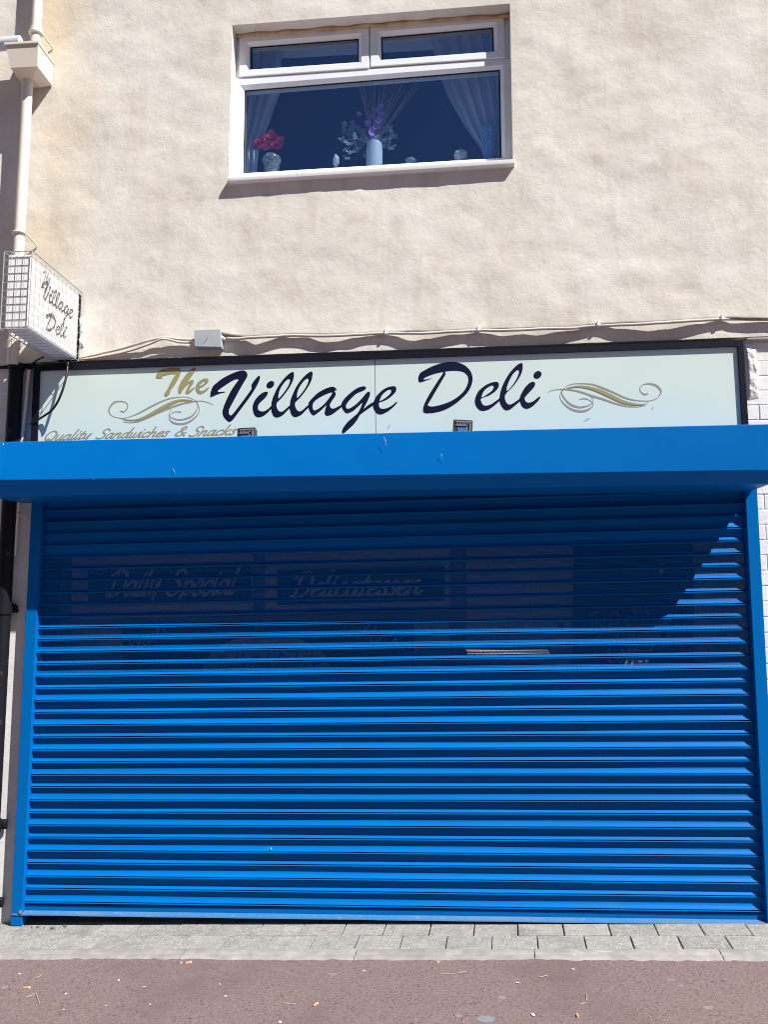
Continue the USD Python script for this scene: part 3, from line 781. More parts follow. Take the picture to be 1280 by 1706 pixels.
a_hole = [(430,432),(425,448),(390,500),(340,560),(280,610),(235,632),(215,620),(208,585),(220,545),(260,505),(330,465),(400,435)]
g_out = [(775,362),(808,370),(800,398),(760,418),(700,445),(640,500),(595,555),(583,590),(600,614),(640,602),(700,560),(760,500),(810,440),(840,422),(855,435),(850,470),(825,530),(785,610),(830,575),(880,545),(905,545),(900,568),(840,610),(770,660),(740,685),(715,730),(670,790),(610,845),(560,888),(542,885),(540,860),(560,815),(610,755),(680,695),(710,668),(740,620),(768,548),(720,590),(660,640),(600,665),(575,655),(545,615),(533,570),(545,530),(590,475),(660,415),(720,378)]
e_out = [(1120,360),(1145,372),(1148,410),(1120,450),(1060,500),(1000,530),(958,545),(955,580),(970,608),(1010,615),(1060,600),(1110,570),(1150,535),(1157,548),(1120,590),(1060,640),(990,675),(950,675),(915,650),(890,600),(892,550),(905,510),(940,455),(1000,400),(1060,370)]
e_hole = [(1085,400),(1093,415),(1080,445),(1030,490),(965,527),(970,500),(990,460),(1030,420),(1065,400)]
C_ = (690, 590, 5.818)
D_out = [(55,274),(42,250),(45,215),(60,185),(100,158),(180,118),(270,88),(350,77),(430,84),(500,115),(550,170),(568,235),(558,300),(525,365),(470,425),(390,490),(300,540),(210,566),(125,575),(95,565),(88,540),(100,485),(140,405),(190,325),(245,240),(283,180),(250,180),(190,195),(130,217),(97,235),(100,248),(130,243),(180,234),(140,248),(95,265)]
D_hole = [(306,171),(305,200),(270,260),(220,345),(165,440),(135,490),(145,503),(180,508),(250,495),(350,460),(430,410),(490,350),(520,290),(528,245),(518,210),(490,180),(440,165),(380,162)]
e2_out = [(800,270),(822,285),(820,320),(790,360),(730,400),(655,430),(652,460),(670,492),(700,500),(750,485),(830,430),(840,445),(790,490),(730,535),(680,550),(640,545),(605,510),(590,460),(600,410),(630,355),(690,305),(750,277)]
e2_hole = [(760,305),(775,320),(755,355),(710,390),(660,420),(665,385),(690,345),(730,315)]
l3_out = [(1045,87),(1055,110),(1048,170),(1015,240),(960,315),(900,375),(882,410),(890,460),(915,487),(945,485),(980,465),(1030,430),(1035,450),(985,495),(935,535),(890,545),(855,515),(833,470),(830,420),(845,345),(880,260),(930,180),(990,115),(1025,92)]
l3_hole = [(1010,155),(1018,180),(995,240),(950,310),(905,355),(900,330),(915,280),(950,210),(985,168)]
i2_out = [(1160,270),(1175,285),(1165,320),(1120,370),(1080,415),(1075,440),(1090,465),(1120,470),(1160,455),(1215,412),(1220,432),(1180,480),(1130,520),(1085,530),(1050,510),(1030,470),(1025,430),(1040,385),(1080,320),(1125,278)]
Dz = (160, 600, 6.4)
T_out = [(645,190),(645,165),(665,125),(720,100),(800,87),(870,85),(895,95),(902,130),(880,190),(840,260),(795,320),(785,355),(755,387),(733,380),(735,355),(765,310),(800,240),(840,170),(858,150),(800,150),(730,165),(690,180),(708,193),(670,196)]
h_out = [(1045,84),(1065,90),(1050,125),(1005,190),(950,262),(980,235),(1015,215),(1040,222),(1035,250),(1000,300),(995,325),(1050,293),(1045,307),(1005,345),(975,362),(958,352),(965,320),(990,270),(1000,250),(975,262),(930,310),(905,352),(885,355),(880,330),(885,290),(910,230),(960,160),(1005,110)]
te_out = [(1180,198),(1198,210),(1190,240),(1150,275),(1105,298),(1103,320),(1120,332),(1150,325),(1198,292),(1195,310),(1155,345),(1110,362),(1080,345),(1065,310),(1072,265),(1105,225),(1145,203)]
te_hole = [(1160,225),(1165,240),(1140,262),(1108,280),(1115,255),(1140,232)]
letters_village = [shape(V_out, [], *A_), shape(i_out, [], *A_).union(shape(ell(885, 408, 58, 42, -40), [], *A_)), shape(l_out, [l_hole], *A_), shape(l_out, [l_hole], *A_, dx=31, dy=-.8), shape(a_out, [a_hole], *B_), shape(g_out, [], *B_), shape(e_out, [e_hole], *B_)]
letters_deli = [shape(D_out, [D_hole], *C_), shape(e2_out, [e2_hole], *C_), shape(l3_out, [l3_hole], *C_), shape(i2_out, [], *C_).union(shape(ell(1198, 202, 42, 34, -40), [], *C_))]
letters_the = [shape(T_out, [], *Dz), shape(h_out, [], *Dz), shape(te_out, [te_hole], *Dz)]

def brush(stroke, ox, oy, s, d=DP):
    """a stroke [(x, y, width)] of changing width"""
    p = crom(np.array(stroke, float), 10)
    out = []
    for q0, q1 in zip(p[:-1], p[1:]):
        out.append(unary_union([Point(q[0], q[1]).buffer(max(q[2], 1.5) / 2, 5) for q in (q0, q1)]).convex_hull)
    g = unary_union(out)
    polys = getattr(g, "geoms", [g])
    res = []
    for g in polys:
        e = Polygon(toplane([(ox + x / s, oy + y / s) for x, y in g.exterior.coords], d))
        for h in g.interiors: e = e.difference(Polygon(toplane([(ox + x / s, oy + y / s) for x, y in h.coords], d)))
        res.append(e.buffer(0))
    return unary_union(res)
SW_L = [("g", [(265,545,14),(300,550,14),(330,520,12),(338,480,10),(315,450,10),(265,440,12),(200,450,18),(150,500,18),(140,550,12),(165,590,8),(220,612,6),(300,620,6),(400,590,10),(480,555,16),(570,505,18),(680,450,16),(780,412,14),(880,395,8),(960,393,6),(1030,415,5),(1080,455,6),(1085,500,6),(1050,570,14),(990,615,18),(900,637,16),(830,625,12),(785,595,5),(785,555,4),(810,525,3)]),
        ("o", [(265,620,4),(330,640,14),(420,640,18),(520,612,30),(620,560,38),(720,505,42),(820,455,36),(900,430,24),(1000,432,20),(1035,440,6)]),
        ("g", [(290,658,6),(360,667,8),(450,655,14),(560,610,18),(680,555,18),(800,505,22),(920,465,20),(1000,450,18),(1060,440,10),(1130,437,8),(1200,455,6),(1250,478,4)]),
        ("g", [(905,556,14),(870,550,10),(820,560,7),(785,595,6),(785,630,10),(820,665,20),(890,682,22),(980,665,20),(1060,610,14),(1100,545,7),(1095,490,6),(1070,450,4)])]
SW_R = [("g", [(1020,230,16),(985,238,18),(945,205,10),(940,165,8),(980,132,10),(1050,125,18),(1120,150,24),(1163,205,18),(1140,260,10),(1090,295,7),(1000,308,8),(880,300,14),(770,270,18),(650,215,20),(540,170,22),(430,132,16),(300,122,10),(200,132,8),(130,175,6),(105,220,10),(140,290,16),(200,345,22),(290,375,22),(380,360,14),(430,330,6),(438,290,5),(410,255,4)]),
        ("o", [(1035,312,4),(980,345,10),(880,345,28),(760,320,40),(640,265,46),(520,210,44),(400,170,34),(280,155,24),(200,165,18),(150,180,8)]),
        ("g", [(1000,357,5),(900,372,8),(780,362,14),(660,330,20),(540,288,22),(440,258,24),(330,220,20),(230,195,18),(130,185,12),(60,185,8),(0,197,6),(-40,215,5)]),
        ("g", [(300,292,10),(350,282,12),(400,300,8),(438,340,8),(410,385,16),(330,418,24),(230,405,24),(140,350,16),(90,280,8),(95,220,6),(120,190,5)])]

# a plain brush-script alphabet for the small lettering: strokes in x-height units
o_ = lambda cx, cy, rx, ry: [(cx + rx * math.cos(a), cy + ry * math.sin(a)) for a in np.linspace(.9, .9 + 2 * math.pi, 11)]
GL = {
 "a": (1.0, [[(.75,.85),(.45,1),(.12,.7),(.06,.25),(.28,0),(.58,.3),(.8,.95)], [(.8,.95),(.7,.3),(.85,0),(1.1,.25)]]),
 "b": (.95, [[(.25,1.9),(.1,.9),(.12,.15),(.45,0),(.8,.4),(.65,.9),(.2,.75)]]),
 "c": (.82, [[(.75,.8),(.5,1),(.12,.65),(.1,.2),(.4,0),(.85,.3)]]),
 "d": (1.0, [[(.75,.8),(.45,1),(.1,.65),(.08,.2),(.33,0),(.62,.35),(.88,1.9)], [(.88,1.9),(.72,.3),(.88,0),(1.1,.25)]]),
 "e": (.82, [[(.1,.45),(.55,.58),(.75,.85),(.5,1),(.15,.7),(.1,.25),(.4,0),(.85,.32)]]),
 "f": (.7, [[(.85,1.7),(.62,1.9),(.42,1.5),(.28,.2),(.1,-.7)], [(.05,.95),(.7,.95)]]),
 "h": (.98, [[(.25,1.9),(.08,0)], [(.13,.5),(.45,.95),(.68,.85),(.6,.25),(.74,0),(1,.25)]]),
 "i": (.48, [[(.2,1),(.1,.3),(.25,0),(.5,.25)], [(.3,1.42),(.34,1.5)]]),
 "k": (.88, [[(.25,1.9),(.08,0)], [(.75,1),(.2,.45)], [(.3,.55),(.58,0),(.9,.25)]]),
 "l": (.48, [[(.3,1.9),(.12,.4),(.2,0),(.5,.25)]]),
 "n": (.98, [[(.15,1),(.06,0)], [(.1,.5),(.45,.97),(.66,.85),(.58,.25),(.74,0),(1,.25)]]),
 "o": (.85, [o_(.42, .5, .36, .5)]),
 "p": (.9, [[(.2,1),(.03,-.9)], [(.12,.5),(.5,1),(.8,.7),(.6,.1),(.15,.1)]]),
 "r": (.68, [[(.15,1),(.06,0)], [(.1,.5),(.38,.95),(.66,.9)]]),
 "s": (.66, [[(.6,.85),(.4,1),(.2,.8),(.5,.4),(.38,.03),(.03,.1)]]),
 "t": (.58, [[(.36,1.5),(.15,.3),(.3,0),(.6,.25)], [(.02,1),(.6,1)]]),
 "u": (1.0, [[(.15,1),(.08,.3),(.3,0),(.6,.3),(.75,1)], [(.75,1),(.68,.3),(.8,0),(1.05,.25)]]),
 "w": (1.15, [[(.1,1),(.1,.2),(.35,0),(.6,.9)], [(.6,.9),(.55,.2),(.8,0),(1.1,.6),(1.12,1)]]),
 "y": (.9, [[(.15,1),(.1,.35),(.35,.1),(.7,.9)], [(.78,1),(.5,-.6),(.2,-.9),(.05,-.6)]]),
 "m": (1.4, [[(.15,1),(.06,0)], [(.1,.5),(.4,.97),(.58,.8),(.5,0)], [(.55,.5),(.85,.97),(1.05,.85),(1.0,.25),(1.12,0),(1.35,.25)]]),
 " ": (.75, []),
 "D": (1.5, [[(.5,1.75),(.3,.05)], [(.05,1.45),(.5,1.8),(1.15,1.65),(1.38,.95),(1.05,.25),(.35,0),(.05,.12)]]),
 "S": (1.1, [[(1.1,1.5),(.75,1.85),(.38,1.6),(.42,1.15),(.82,.8),(.78,.2),(.32,0),(-.08,.2)]]),
 "Q": (1.45, [[(p[0], p[1]) for p in o_(.68, .9, .6, .9)], [(.55,.35),(.85,.1),(1.3,-.15)]]),
 "F": (1.05, [[(.5,1.7),(.3,0)], [(.05,1.5),(.6,1.8),(1.25,1.75)], [(.35,.95),(.9,.95)]]),
 "M": (1.5, [[(.1,0),(.4,1.7)], [(.4,1.7),(.65,.3)], [(.65,.3),(1.25,1.8)], [(1.25,1.8),(1.2,0)]]),
 "H": (1.3, [[(.3,1.8),(.1,0)], [(1.1,1.8),(.95,0)], [(.2,.9),(1.05,.95)]]),
 "B": (1.15, [[(.4,1.75),(.2,0)], [(.05,1.55),(.7,1.8),(.95,1.4),(.4,1),(1,.6),(.8,.1),(.15,0)]]),
 "T": (1.05, [[(.7,1.7),(.45,0)], [(0,1.5),(.5,1.75),(1.3,1.75)]]),
 "O": (1.35, [o_(.62, .9, .55, .9)]),
 "C": (1.15, [[(1.1,1.4),(.8,1.8),(.25,1.4),(.1,.6),(.5,0),(1.1,.3)]]),
 "&": (1.3, [[(1.05,.65),(.6,0),(.15,.2),(.2,.7),(.7,1.3),(.6,1.75),(.33,1.5),(.5,.9),(1.15,0)]]),
}
def script(text, xh, slant=.32, weight=.1, curve=None):
    """(shape, width) of a line of script lettering, x-height xh, baseline at z = 0"""
    x, out = 0.0, []
    for ch in text:
        adv, strokes = GL[ch]
        for st in strokes:
            p = crom([(a + x + b * slant, b) for a, b in st], 6) if len(st) > 2 else np.array([(a + x + b * slant, b) for a, b in st])
            out.append((p, x))
        x += adv
    w = x * xh
    segs = []
    for p, _ in out:
        q = p * xh
        if curve: q = np.array([curve(a / w, b) for a, b in q])
        # broad-nibbed: a slanting nib
        nib = [affinity.rotate(affinity.scale(Point(0, 0).buffer(1, 6), xh * weight * 1.35, xh * weight * .72), 35, origin=(0, 0))]
        for a, b in zip(q[:-1], q[1:]):
            segs.append(unary_union([affinity.translate(nib[0], *a), affinity.translate(nib[0], *b)]).convex_hull)
    return unary_union(segs), w
def fit_line(text, p0, p1, xh_ratio=None, weight=.1, slant=.32):
    """the line of script set from p0 to p1 (x, z)"""
    g, w = script(text, 1.0, slant, weight)
    s = (math.hypot(p1[0] - p0[0], p1[1] - p0[1])) / w
    yr_ = 1.0 if xh_ratio is None else xh_ratio / s
    g = affinity.scale(g, s, s * yr_, origin=(0, 0))
    g = affinity.rotate(g, math.degrees(math.atan2(p1[1] - p0[1], p1[0] - p0[0])), origin=(0, 0))
    return affinity.translate(g, *p0)

# ------------------------------------------------------------------ fascia sign
fs = thing("fascia_sign", "long pale mint fascia sign in a black frame above the shutter", "sign", base=(-.36, -.05, 2.42))
fo = [(56, 608), (1238.6, 566.7), (1248.7, 722), (50.5, 745)]
fi = [(65.5, 617.5), (1229.8, 576.8), (1238.3, 714), (61, 737)]
FO, FI = quadpts(fo, .065), quadpts(fi, .065)
for k in range(4):
    q = [FO[k], FO[(k + 1) % 4], FI[(k + 1) % 4], FI[k]]
    part(fs, "frame_bar", bar(q, .065, .004), M["black_frame"])
PO = quadpts([(64.5, 616.5), (1230.5, 576), (1239, 716), (60, 739)], DP)
def cut(t):
    return PO[0] * (1 - t) + PO[1] * t, PO[3] * (1 - t) + PO[2] * t
tj = (P(625, 600, DP)[0] - PO[0][0]) / (PO[1][0] - PO[0][0])
def panel(t0, t1, bow):
    n = 24; v = []
    for k in range(n + 1):
        t = t0 + (t1 - t0) * k / n
        a_, b_ = cut(t)
        s = (t - t0) / (t1 - t0)
        for j_ in range(7):
            p = a_ * (1 - j_ / 6) + b_ * (j_ / 6)
            w = bow * (4 * s * (1 - s)) * (1 - .6 * j_ / 6)
            v.append((p[0], -(DP - .0004) - w, p[2]))
    f = [[k * 7 + j_, k * 7 + j_ + 1, (k + 1) * 7 + j_ + 1, (k + 1) * 7 + j_] for k in range(n) for j_ in range(6)]
    return np.array(v), np.array(f)
part(fs, "panel", panel(0, tj - .0004, .0), M["panel"], smooth=True)
part(fs, "panel", panel(tj + .0004, 1, .0), M["panel"], smooth=True)
part(fs, "panel_joint", slab([(624.2, 598), (626, 598), (626, 726), (624.2, 726)], DP - .0015, DP - .02), M["seal"])
allv_ = unary_union(letters_village)
jx = P(625, 660, DP)[0]
for g in letters_village:
    part(fs, "letter", on_wall(g, DP, .0004), M["navy"])
for g in letters_deli:
    part(fs, "letter", on_wall(g, DP, .0004), M["navy"])
for g in letters_the:
    part(fs, "letter", on_wall(g.buffer(.0012), DP, .0004), M["greyv"])
    part(fs, "letter_face", on_wall(g.buffer(-.0022), DP + .0007, .0003), M["gold"])
for name, strokes, org in (("left", SW_L, Dz), ("right", SW_R, (920, 620, 6.4))):
    for kind_, st in strokes:
        g = brush(st, *org)
        if kind_ == "o":
            part(fs, "scroll", on_wall(g, DP + .0002, .0004), M["greyv"])
            part(fs, "scroll_face", on_wall(g.buffer(-.0025), DP + .0009, .0003), M["gold"])
        else:
            part(fs, "scroll", on_wall(g, DP, .0004), M["greyv"])
q = lambda x, y, d=DP: (P(x, y, d)[0], P(x, y, d)[2])
for text, a_, b_ in (("Quality", (71, 734.5), (148, 731)), ("Sandwiches", (160, 731), (278, 727)), ("&", (289, 726.5), (309, 726)), ("Snacks", (315, 727), (390, 724))):
    g = fit_line(text, q(*a_), q(*b_), .027, .085, .45)
    part(fs, "small_lettering", on_wall(g.buffer(.0006), DP, .0004), M["slogan"])
for (xa, ya, xb, yb) in ((647, 714, 650, 709), (974, 702, 983, 697), (1087, 682, 1089, 679)):   # small scuffs
    part(fs, "scuff", on_wall(LineString([q(xa, ya), q((xa + xb) / 2 - .6, (ya + yb) / 2 - .6), q(xb, yb)]).buffer(.0016), DP, .0005), M["greyv"])

# ------------------------------------------------------------------ floodlights standing on the housing, seen over its edge
def floodlight(cx, top_y, w_px, lean, label, two):
    d = .20
    c = P(cx, top_y, d)
    W = w_px / FPX * 3.9; H = .135
    t = thing("floodlight", label, "floodlight", base=(c[0], -d, c[2] - .15))
    parts = []
    def put(m, mt, nm):
        m.apply_transform(trimesh.transformations.rotation_matrix(math.radians(-14), [1, 0, 0]))
        m.apply_transform(trimesh.transformations.rotation_matrix(math.radians(lean), [0, 1, 0]))
        m.apply_translation([c[0], -d, c[2]])
        part(t, nm, m, mt)
    put(cbox(-W / 2, W / 2, 0, .045, -H, 0, .004), M["dark_plastic"], "body")
    def band(x0, x1, z0, z1): put(cbox(x0, x1, -.006, .004, z0, z1, .002), M["rib"], "rib")
    band(-W / 2 + .012, W / 2 - .008, -.020, -.011)
    band(W / 2 - .017, W / 2 - .009, -H + .01, -.021)
    for k in range(9):
        x = -W / 2 + .016 + k * (W - .04) / 8
        put(bx(x, x + .0028, -.004, .003, -.029, -.0205), M["rib"], "fin")
    band(-W / 2 + .012, W / 2 - .030, -.0385, -.0295)
    band(W / 2 - .0305, W / 2 - .024, -H + .02, -.039)
    put(cbox(-.026, .016, -.007, .004, -H + .02, -.046, .002), M["lens"], "lens")
    put(bx(-.01, .01, .02, .03, -H - .02, -H + .001), M["steel"], "bracket")
floodlight(410.5, 712, 31, -2, "black floodlight under the V of the fascia lettering, nearer the left end", 0)
floodlight(772, 699, 32, 4, "black floodlight behind the housing below the D of the fascia lettering, paler lens", 1)

# ------------------------------------------------------------------ junction box and cables along the wall
jb = thing("junction_box", "grey square junction box on the render above the fascia", "junction box", base=tuple(P(346, 578, .03)))
JBD = .085
part(jb, "body", slab([(324.5, 551.5), (366, 550), (368, 578), (325.5, 577.5)], JBD - .01, .03, JBD), M["box_grey"])
lid = [P(x, y, JBD) for x, y in ((323.5, 550.5), (367, 549), (368.5, 578), (324.5, 577))]
lm = bar(lid, JBD, JBD - .012)
part(jb, "lid", lm, M["box_grey"])
a_, b2 = P(340, 572, JBD + .001), P(346, 563, JBD + .001)
part(jb, "scratch", tube([a_, (a_ + b2) / 2, b2], .0012, 5), M["seal"])
part(jb, "gland", tube([P(367, 561, .05), P(376, 566, .045)], [.011, .008], 8), M["white_clip"])
part(jb, "gland", tube([P(324, 572, .05), P(316, 577, .045)], [.008, .006], 8), M["white_clip"])

def cable(name, pts, r, mt, label, group=None, n=8, wav=.0, seed=0, cat_="cable"):
    if "wall" in name: pts = [(x, y, .034 + (d - .034) * .42) for x, y, d in pts]
    p = crom(np.array(pts, float), 14)
    v = np.array([P(x, y, d) for x, y, d in p])
    if wav:
        s = np.linspace(0, 1, len(v)) * len(pts)
        v[:, 1] -= wav * (meshkit.fbm(np.stack([s * 1.4 + seed, 0 * s, 0 * s + seed], -1), 2, seed))
        v[:, 2] += wav * .35 * (meshkit.fbm(np.stack([s * 2.1, 0 * s + 3.3, 0 * s + seed], -1), 2, seed) - .5)
    t = thing(name, label, cat_, base=tuple(v[0]), group=group)
    part(t, "sheath", tube(v, r, n), mt, smooth=True)
    return t
w0 = .047
c1 = cable("wall_cable", [(368, 556, .05), (384, 559, .062), (410, 561.5, .06), (440, 561, .07), (470, 559, .05), (500, 558, .05), (545, 558.5, .066), (600, 557, .06), (643, 555, w0), (690, 553.5, .07), (740, 552, .06), (797, 550, w0), (850, 548.5, .065), (905, 547, .06), (960, 544.5, .055), (996, 541.5, w0), (1050, 539, .062), (1110, 536, .075), (1160, 533, .06), (1202, 531, w0), (1240, 531, .06), (1300, 532, .06)], .0095, M["cable_grey"], "thick grey painted cable clipped along the render from the junction box to the right edge", wav=.008, seed=2)
c2 = cable("wall_cable", [(370, 562, .05), (390, 565, .07), (420, 563, .085), (450, 561.5, .08), (490, 559.5, .06), (540, 560.5, .08), (590, 558.5, .07), (643, 556, w0 + .012), (700, 556, .085), (750, 553.5, .075), (797, 551.5, w0 + .012), (850, 551, .08), (900, 548.5, .075), (950, 547.5, .07), (996, 543.5, w0 + .012), (1060, 541.5, .08), (1120, 537.5, .09), (1202, 532.5, w0 + .012), (1300, 533, .05)], .008, M["cable_cream"], "thinner cream cable running just under the thick grey one to the right", wav=.008, seed=5)
c3 = cable("wall_cable", [(372, 558, .05), (386, 557, .055), (402, 560.5, .05)], .005, M["cable_cream"], "short cream cable end beside the junction box")
for cx, cy in ((643, 555), (797, 550), (996, 541.5), (1202, 531)):
    p = P(cx, cy, .04)
    k = cbox(p[0] - .009, p[0] + .009, -.060, -.03, p[2] - .013, p[2] + .011, .004)
    nail = trimesh.creation.cylinder(.004, .010, sections=8); nail.apply_transform(trimesh.transformations.rotation_matrix(math.pi / 2, [1, 0, 0])); nail.apply_translation([p[0], -.056, p[2] + .013])
    t_ = part(c1, "clip", k, M["white_clip"]); part(c1, "nail", nail, M["white_clip"])
cable("wall_cable", [(133, 598, .05), (165, 590, .055), (205, 581, .06), (243, 570, .075), (270, 563.5, .075), (300, 566, .065), (326, 568, .055)], .0075, M["cable_cream"], "cream cable sweeping up from the caged sign to the junction box, upper of two", wav=.008, seed=9)
cable("wall_cable", [(133, 600, .05), (168, 595, .06), (210, 587, .07), (250, 574, .09), (272, 566, .095), (300, 571, .075), (326, 572, .055)], .006, M["cable_cream"], "cream cable sweeping up from the caged sign to the junction box, lower of two", wav=.008, seed=12)

# ------------------------------------------------------------------ cream downpipe with hopper, upper left
DPD = .115
pipe_top, pipe_mid, pipe_low, pipe_end = P(61, -60, DPD), P(57, 72, DPD), P(44.5, 122, DPD), P(32, 600, DPD)
px_ = [0, P(45.5, 122, .105)[0], P(34.5, 400, .105)[0], P(32, 590, .105)[0]]
dp = thing("downpipe", "cream plastic downpipe with a square hopper head, upper left of the wall", "drainpipe", base=(px_[3], -DPD, P(32, 600, DPD)[2]))
xlow = float(np.mean(px_[1:])) - .012; xup = P(61, 40, .105)[0]
zz = lambda y, x=45: P(x, y, DPD)[2]
part(dp, "lower_pipe", tube([(xlow, -DPD + .010, zz(125)), (xlow, -DPD + .010, zz(400)), (xlow, -DPD + .010, zz(604))], .0275, 20), M["cream"], smooth=40)
part(dp, "upper_pipe", tube([(xup, -DPD + .010, zz(-150)), (xup, -DPD + .010, zz(88))], .0265, 20), M["cream"], smooth=40)
part(dp, "collar", tube([(xlow, -DPD + .010, zz(580)), (xlow, -DPD + .010, zz(566))], .033, 20), M["cream"], smooth=40)
part(dp, "collar", tube([(xup, -DPD + .010, zz(57)), (xup, -DPD + .010, zz(48))], .034, 20), M["cream"], smooth=40)
# hopper: a tapering square tub, open at the top
hc = (P(9.5, 78, .2), P(66, 73, .2), P(61.5, 110, .2), P(17, 109, .2))
def hopper():
    x0, x1 = hc[0][0], hc[1][0]; zt_, zm_ = hc[0][2], hc[2][2]; zl_ = zm_ - .018
    lv = []
    for (a_, b_, yf, yb, z) in ((x0, x1, -.215, -.035, zt_ + .012), (x0, x1, -.215, -.035, zt_), (x0 + .004, x1 - .004, -.208, -.035, zt_ - .002), (hc[3][0], hc[2][0], -.195, -.035, zm_), (xlow - .04, xlow + .045, -DPD - .015, -.05, zl_)):
        lv.append([(a_, yf, z), (b_, yf, z), (b_, yb, z), (a_, yb, z)])
    v = np.array(lv).reshape(-1, 3); f = []
    for s in range(4):
        for k in range(4):
            f.append([s * 4 + k, s * 4 + (k + 1) % 4, (s + 1) * 4 + (k + 1) % 4, (s + 1) * 4 + k])
    f.append([16, 17, 18, 19]); f.append([7, 6, 5, 4])
    m = trimesh.Trimesh(v, np.vstack([np.array(f)[:, [0, 1, 2]], np.array(f)[:, [0, 2, 3]]]), process=False); trimesh.repair.fix_normals(m)
    return m
part(dp, "hopper", hopper(), M["cream"])
for yy, xx, lab in ((56, xup, None), (388, xlow, None)):
    z = zz(yy)
    ringp = [(xx + .034 * math.cos(a), -DPD + .010 + .034 * math.sin(a), z) for a in np.linspace(math.pi, 2 * math.pi, 12)]
    pts = [(xx - .034, -.03, z)] + ringp + [(xx + .045, -.06, z - .015), (xx + .062, -.034, z - .035)]
    part(dp, "bracket", tube(pts, .005, 8), M["cream"], smooth=True)
gp = thing("side_drain_pipe", "short grey drain pipe feeding the hopper from the left edge", "drainpipe", base=tuple(P(-60, 78, .11)))
part(gp, "pipe", tube([(P(-60, 78, .13)[0] - .4, -.13, P(0, 74, .13)[2] - .03), (P(35, 70, .13)[0], -.13, P(35, 71, .13)[2])], .034, 18), M["grey_pipe"], smooth=40)

# black iron pipe below
bxp = np.mean([P(20.5, 620, .08)[0], P(17, 735, .08)[0]])
bp = thing("black_drainpipe", "black iron drainpipe with lugs running down the left edge to the pavement", "drainpipe", base=(bxp, -.05, float(gz(bxp))))
part(bp, "pipe", tube([(bxp, -.05, P(20, 607, .05)[2]), (bxp, -.05, float(gz(bxp)) + .005)], .036, 18), M["black_pipe"], smooth=40)
part(bp, "socket", tube([(bxp, -.05, P(20, 607, .05)[2]), (bxp, -.05, P(20, 616, .05)[2])], .041, 18), M["black_pipe"], smooth=40)
for yy in (1013, 1376, 1508):
    z = P(15, yy, .05)[2]
    part(bp, "lug", cat([cbox(bxp - .07, bxp + .055, -.03, .0, z - .022, z + .02, .006, .004), tube([(bxp, -.05, z + .03), (bxp, -.05, z - .03)], .042, 14)]), M["black_pipe"], smooth=40)
cd = thing("conduit", "white painted conduit strip beside the left end of the fascia sign", "conduit", base=tuple(P(38, 925, .02)))
ctop, cbot = P(47, 618, .02), P(22.5, 925, .02)
cxm = (P(45.5, 640, .02)[0] + P(33, 840, .02)[0]) / 2 - .008
part(cd, "tube", tube([(ctop[0] + .01, -.03, ctop[2]), (cxm + .012, -.026, P(44, 680, .02)[2]), (cxm, -.024, P(39, 735, .02)[2]), (cxm - .004, -.024, P(32, 840, .02)[2]), (cxm - .01, -.024, cbot[2] + .02), (cxm - .012, -.018, cbot[2])], .011, 10), M["white_clip"], smooth=True)
cable("thin_cable", [(27, 852, .03), (38, 860, .03), (52, 870, .03)], .0035, M["white_clip"], "thin white cable drooping from the conduit to the left guide rail")
cable("sign_cable", [(113, 604, .10), (111, 625, .12), (105, 648, .13), (97, 668, .12), (87, 683, .095), (75, 692, .075), (62, 700, .071), (51, 706, .06)], .006, M["black_cable"], "black cable hanging from the caged sign across the fascia")
cable("sign_cable", [(50, 612, .03), (53, 607, .05), (62, 600, .09), (72, 595, .13)], .005, M["black_cable"], "short black cable from the underside of the caged sign to the wall")

# ------------------------------------------------------------------ projecting caged sign
front_d = None
XS = P(134.5, 540, .045)[0]                              # the plane of its right face
fT, fB = PX(52, 421, XS), PX(48.5, 552.5, XS)
yF = -(abs(fT[1]) + abs(fB[1])) / 2
bT, bB = PX(134, 482, XS), PX(130, 598, XS)
yB = -.03
def zmean(a, b, y):                                      # level of the edge through a, b
    return (a[2] + b[2]) / 2
zT, zB = zmean(fT, bT, 0), zmean(fB, bB, 0)
v_ = ray(4, 480); tt = (yF - EYE[1]) / v_[1]; XL = (EYE + tt * v_)[0]
cg = .012                                                # cage stands off the box
ps = thing("projecting_sign", "white box sign in a wire cage sticking out from the wall at the left", "sign", base=(XS, yB, zB))
part(ps, "box", cbox(XL + cg, XS - cg, yF + cg, yB - .02, zB + cg, zT - cg, .004), M["signbox"])
part(ps, "back_frame", cbox(XL + cg + .002, XS - cg + .001, yB - .02, yB + .02, zB + cg - .006, zT - cg + .004, .003), M["black_pipe"])
part(ps, "bracket", cbox(XS - .05, XS - .02, yB - .01, .0, zB - .0, zB + .03, .003), M["wire"])
wires = []
ny_, nz_, nx_ = 12, 10, 4
yv = np.linspace(yF, yB - .012, ny_ + 1); zv = np.linspace(zB, zT, nz_ + 1); xv = np.linspace(XL, XS, nx_ + 1)
def w(a_, b_, r=.0014): wires.append(tube([a_, ((np.array(a_) + b_) / 2), b_], r, 5))
rr_ = lambda k, n: .0024 if k in (0, n) else .0014
for X_ in (XL, XS):
    for k, y in enumerate(yv): w((X_, y, zB), (X_, y, zT), rr_(k, ny_))
    for k, z in enumerate(zv): w((X_, yF, z), (X_, yB - .012, z), rr_(k, nz_))
for k, x in enumerate(xv[1:-1]):
    w((x, yF, zB), (x, yF, zT)); w((x, yF, zB), (x, yB - .012, zB)); w((x, yF, zT), (x, yB - .012, zT))
for k, z in enumerate(zv): w((XL, yF, z), (XS, yF, z), rr_(k, nz_))
for k, y in enumerate(yv[1:]): w((XL, y, zB), (XS, y, zB)); w((XL, y, zT), (XS, y, zT))
part(ps, "wire_cage", cat(wires), M["wire"])
